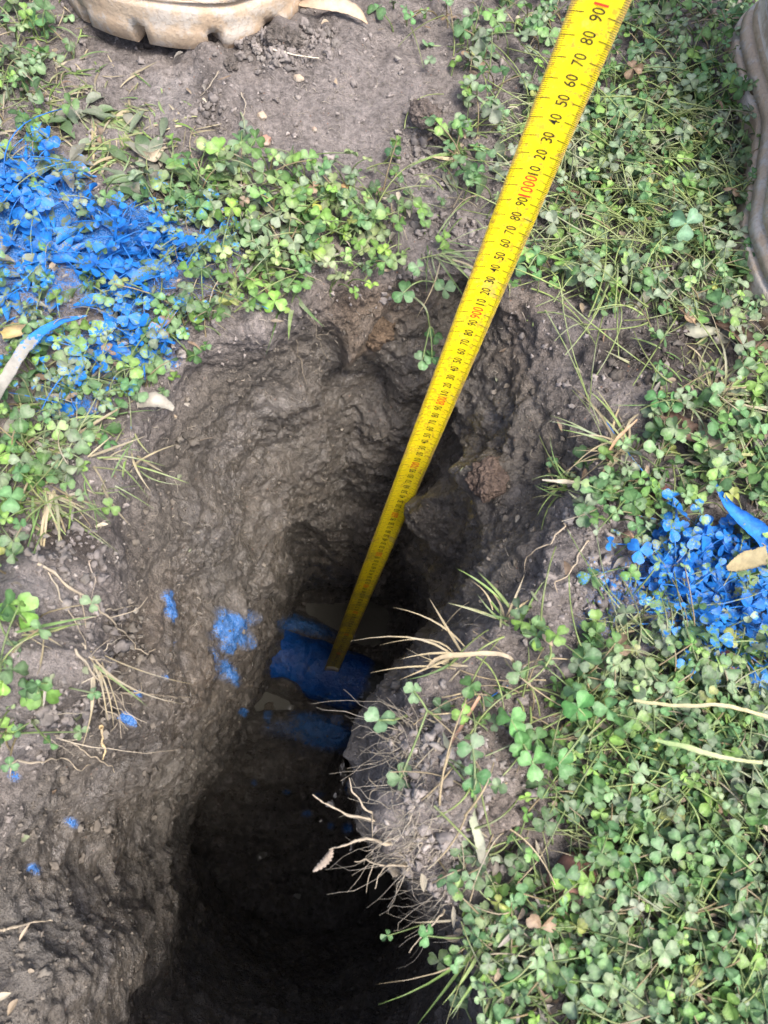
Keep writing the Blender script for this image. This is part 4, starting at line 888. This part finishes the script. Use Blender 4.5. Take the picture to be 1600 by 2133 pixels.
# ------------------------------------------------------------------ boots
def boot(toe, heading, scale, label, mirror=1, dz=0., wide=1.):
    L = .30; na = 220; a = np.linspace(0, 2*np.pi, na, endpoint=False); s_ = .5-.5*np.cos(a); side = np.where(a < np.pi, 1, -1)
    shp = np.interp(s_, [0, .12, .40, .72, .88, 1], [.040, .041, .034, .056, .054, .046])*np.where(side*mirror > 0, 1., np.interp(s_, [0, .4, .7, 1], [1, .80, .95, 1.]))
    cap = (1-np.abs(2*s_-1)**3.2)**(1/2.4)
    X0 = L*s_; Y0 = side*shp*np.clip(cap, 0, 1)
    Y0 = (np.roll(Y0, 1)+Y0*2+np.roll(Y0, -1))/4
    ctr = np.stack([np.clip(X0, .045, L-.055), X0*0], 1)
    dv = np.stack([X0, Y0], 1)-ctr; dl = np.linalg.norm(dv, axis=1)[:, None]; dv = dv/np.maximum(dl, 1e-6)
    arc = np.r_[0, np.cumsum(np.linalg.norm(np.diff(np.stack([X0, Y0], 1), axis=0), axis=1))]
    ph = (arc/.0285) % 1; notch = ((ph > .06) & (ph < .21)).astype(float)
    def loft(zs, layer):
        V = []
        for z in zs: V.append(layer(z))
        V = np.array(V); return V
    def place(V):
        V = V*np.array([1., wide, 1.])*scale; c, s2 = math.cos(heading), math.sin(heading); o = V.copy(); x = V[..., 0]-L*scale
        o[..., 0] = c*x-s2*V[..., 1]; o[..., 1] = s2*x+c*V[..., 1]; return o
    T = at(toe[0], toe[1], 0.); T[2] = dz; root = empty('work_boot', tuple(T)); tag(root, label, 'boot', 'boots beside the hole')
    def mk(name, V, mat, caps=True, par=root):
        n, m = V.shape[:2]; P = place(V).reshape(-1, 3); q = gridq(n, m, True)
        cen = V.mean(1); P2 = [P]; qs = [q]; k = n*m
        if caps:
            for j in (0, n-1):
                lay = V[j]; c_ = np.stack([np.clip(lay[:, 0], lay[:, 0].min()+.02, lay[:, 0].max()-.02), lay[:, 1]*0, lay[:, 2]], 1); inner = place(c_); P2.append(inner); b = j*m
                i = np.arange(m); qs.append(np.stack([b+i, b+(i+1) % m, k+(i+1) % m, k+i], 1)); k += m
        return link(name, np_mesh(name, np.concatenate(P2), np.concatenate(qs)), mat, par)
    prof = [(0, -.002, 1), (.002, 0, 1), (.0110, .0005, 1), (.0117, 0, 0), (.017, 0, 0), (.021, -.0005, 0), (.0225, -.001, 0), (.0235, -.0052, 0), (.0248, -.0052, 0), (.0258, -.0022, 0), (.032, -.0045, 0), (.0325, -.0082, 0), (.0345, -.0082, 0), (.036, -.006, 0), (.041, -.0085, 0), (.0425, -.0105, 0), (.0432, -.016, 0)]
    V = []
    for z, off, nf in prof:
        o = off-.014*notch*nf; p = np.stack([X0, Y0], 1)+dv*o[:, None]; V.append(np.c_[p, np.full(na, z+.010*np.clip((s_-.86)/.14, 0, 1)**2*(z < .03))])
    V = np.array(V); V += .0009*np.stack([fbm(V, 45, 3, k) for k in range(3)], -1)
    so_ = mk('sole', V, M_SOLE)
    zk = [.040, .046, .056, .066, .074, .081, .090, .102, .118, .140, .17, .20, .23, .25]; kx = [.930, .930, .97, .945, .895, .80, .68, .58, .50, .44, .41, .40, .41, .42]; ky = [.76, .76, .77, .92, .88, .83, .80, .77, .75, .72, .70, .70, .73, .76]
    zz_ = np.linspace(.040, .25, 60); V = []; xa = .085
    for z in zz_:
        k1 = np.interp(z, zk, kx); k2 = np.interp(z, zk, ky); x = np.where(X0 > xa, xa+(X0-xa)*k1, xa+(X0-xa)*np.interp(z, [.04, .06, .1, .25], [.95, .93, .86, .9])); y = Y0*k2
        if z > .1: yy = side*.040*np.sqrt(np.clip(1-((x-xa-.02)/(.09))**2, 0, 1)); f = min(1, (z-.1)/.05); y = y*(1-f)+yy*f
        V.append(np.c_[x, y, np.full(na, z)])
    V = np.array(V); wr = .0022*fbm(V, 12, 3, 8)+.0012*fbm(V, 60, 3, 9); ctr2 = V.mean(1, keepdims=True); dd_ = V-ctr2; dd_[..., 2] = 0; dd_ /= np.linalg.norm(dd_, axis=2, keepdims=True)+1e-6
    V = V+dd_*wr[..., None]
    up = mk('upper', V, M_BOOT)
    mb = MB()                                            # seams, eyelets and lace on the front
    for zq in (.052,):
        i = int((zq-.04)/.21*59); ring = place(V[i]+dd_[i]*.0006)
        tube(mb, np.vstack([ring, ring[:1]]), np.full(na+1, .0007*scale), 4, (.42, .38, .32))
    mb.build('seam', M_DRY, root)
    mb = MB()
    for j in range(6):
        z = .088+j*.026; i = int(np.clip((z-.04)/.21*59, 0, 59)); row = V[i]; xf = row[:, 0].max(); P_ = np.array([[xf-.018, -.022, z+.004], [xf-.004, -.008, z+.008], [xf+.003, 0, z+.006], [xf-.004, .008, z-.002], [xf-.018, .022, z-.004]])
        tube(mb, place(smoothpath(P_, 16)), np.full(16, .0022*scale), 6, (.30, .27, .22))
    mb.build('laces', M_DRY, root)
    return root
def boot_mat(name, c1, c2, c3, rough, zc):
    s = NT(name); n1 = s.noise(14, 5, .6); n2 = s.noise(70, 5, .65); n3 = s.noise(400, 3, .6)
    c = s.mix(s.mr(n1, .35, .65), c1, c2); c = s.mix(s.math('MULTIPLY', s.mr(s.math('ADD', n2, s.math('MULTIPLY', n1, .7)), .82, .95), .7), c, c3)
    c = s.mix(s.math('MULTIPLY', s.mr(n3, .52, .68), .4), c, (.20, .15, .11)); zz = s.n('ShaderNodeSeparateXYZ'); s.l(s.tc.outputs['Object'], zz.inputs[0]); c = s.mix(s.mr(s.math('ADD', zz.outputs[2], s.math('MULTIPLY', n2, .035)), .022, .036, .75, 0), c, (.30, .20, .12))
    s.l(c, s.b.inputs['Base Color']); s.b.inputs['Roughness'].default_value = rough
    s.l(s.bump(n3, .0006, .6, s.bump(n2, .003, .6)), s.b.inputs['Normal']); return s.m
M_SOLE = boot_mat('dusty_tan_rubber', (.36, .26, .17), (.43, .35, .26), (.42, .39, .35), .65, 0)
M_BOOT = boot_mat('dusty_boot_leather', (.46, .40, .32), (.54, .49, .42), (.30, .22, .15), .8, 0)
boot((318, 124), R(-101), 1.40, 'dusty tan work boot at the top left with notched tread', 1, -.004, 1.42)
boot((1722, 765), R(-93), 1.10, 'pale muddy work boot at the right edge of the picture', 1, -.006)
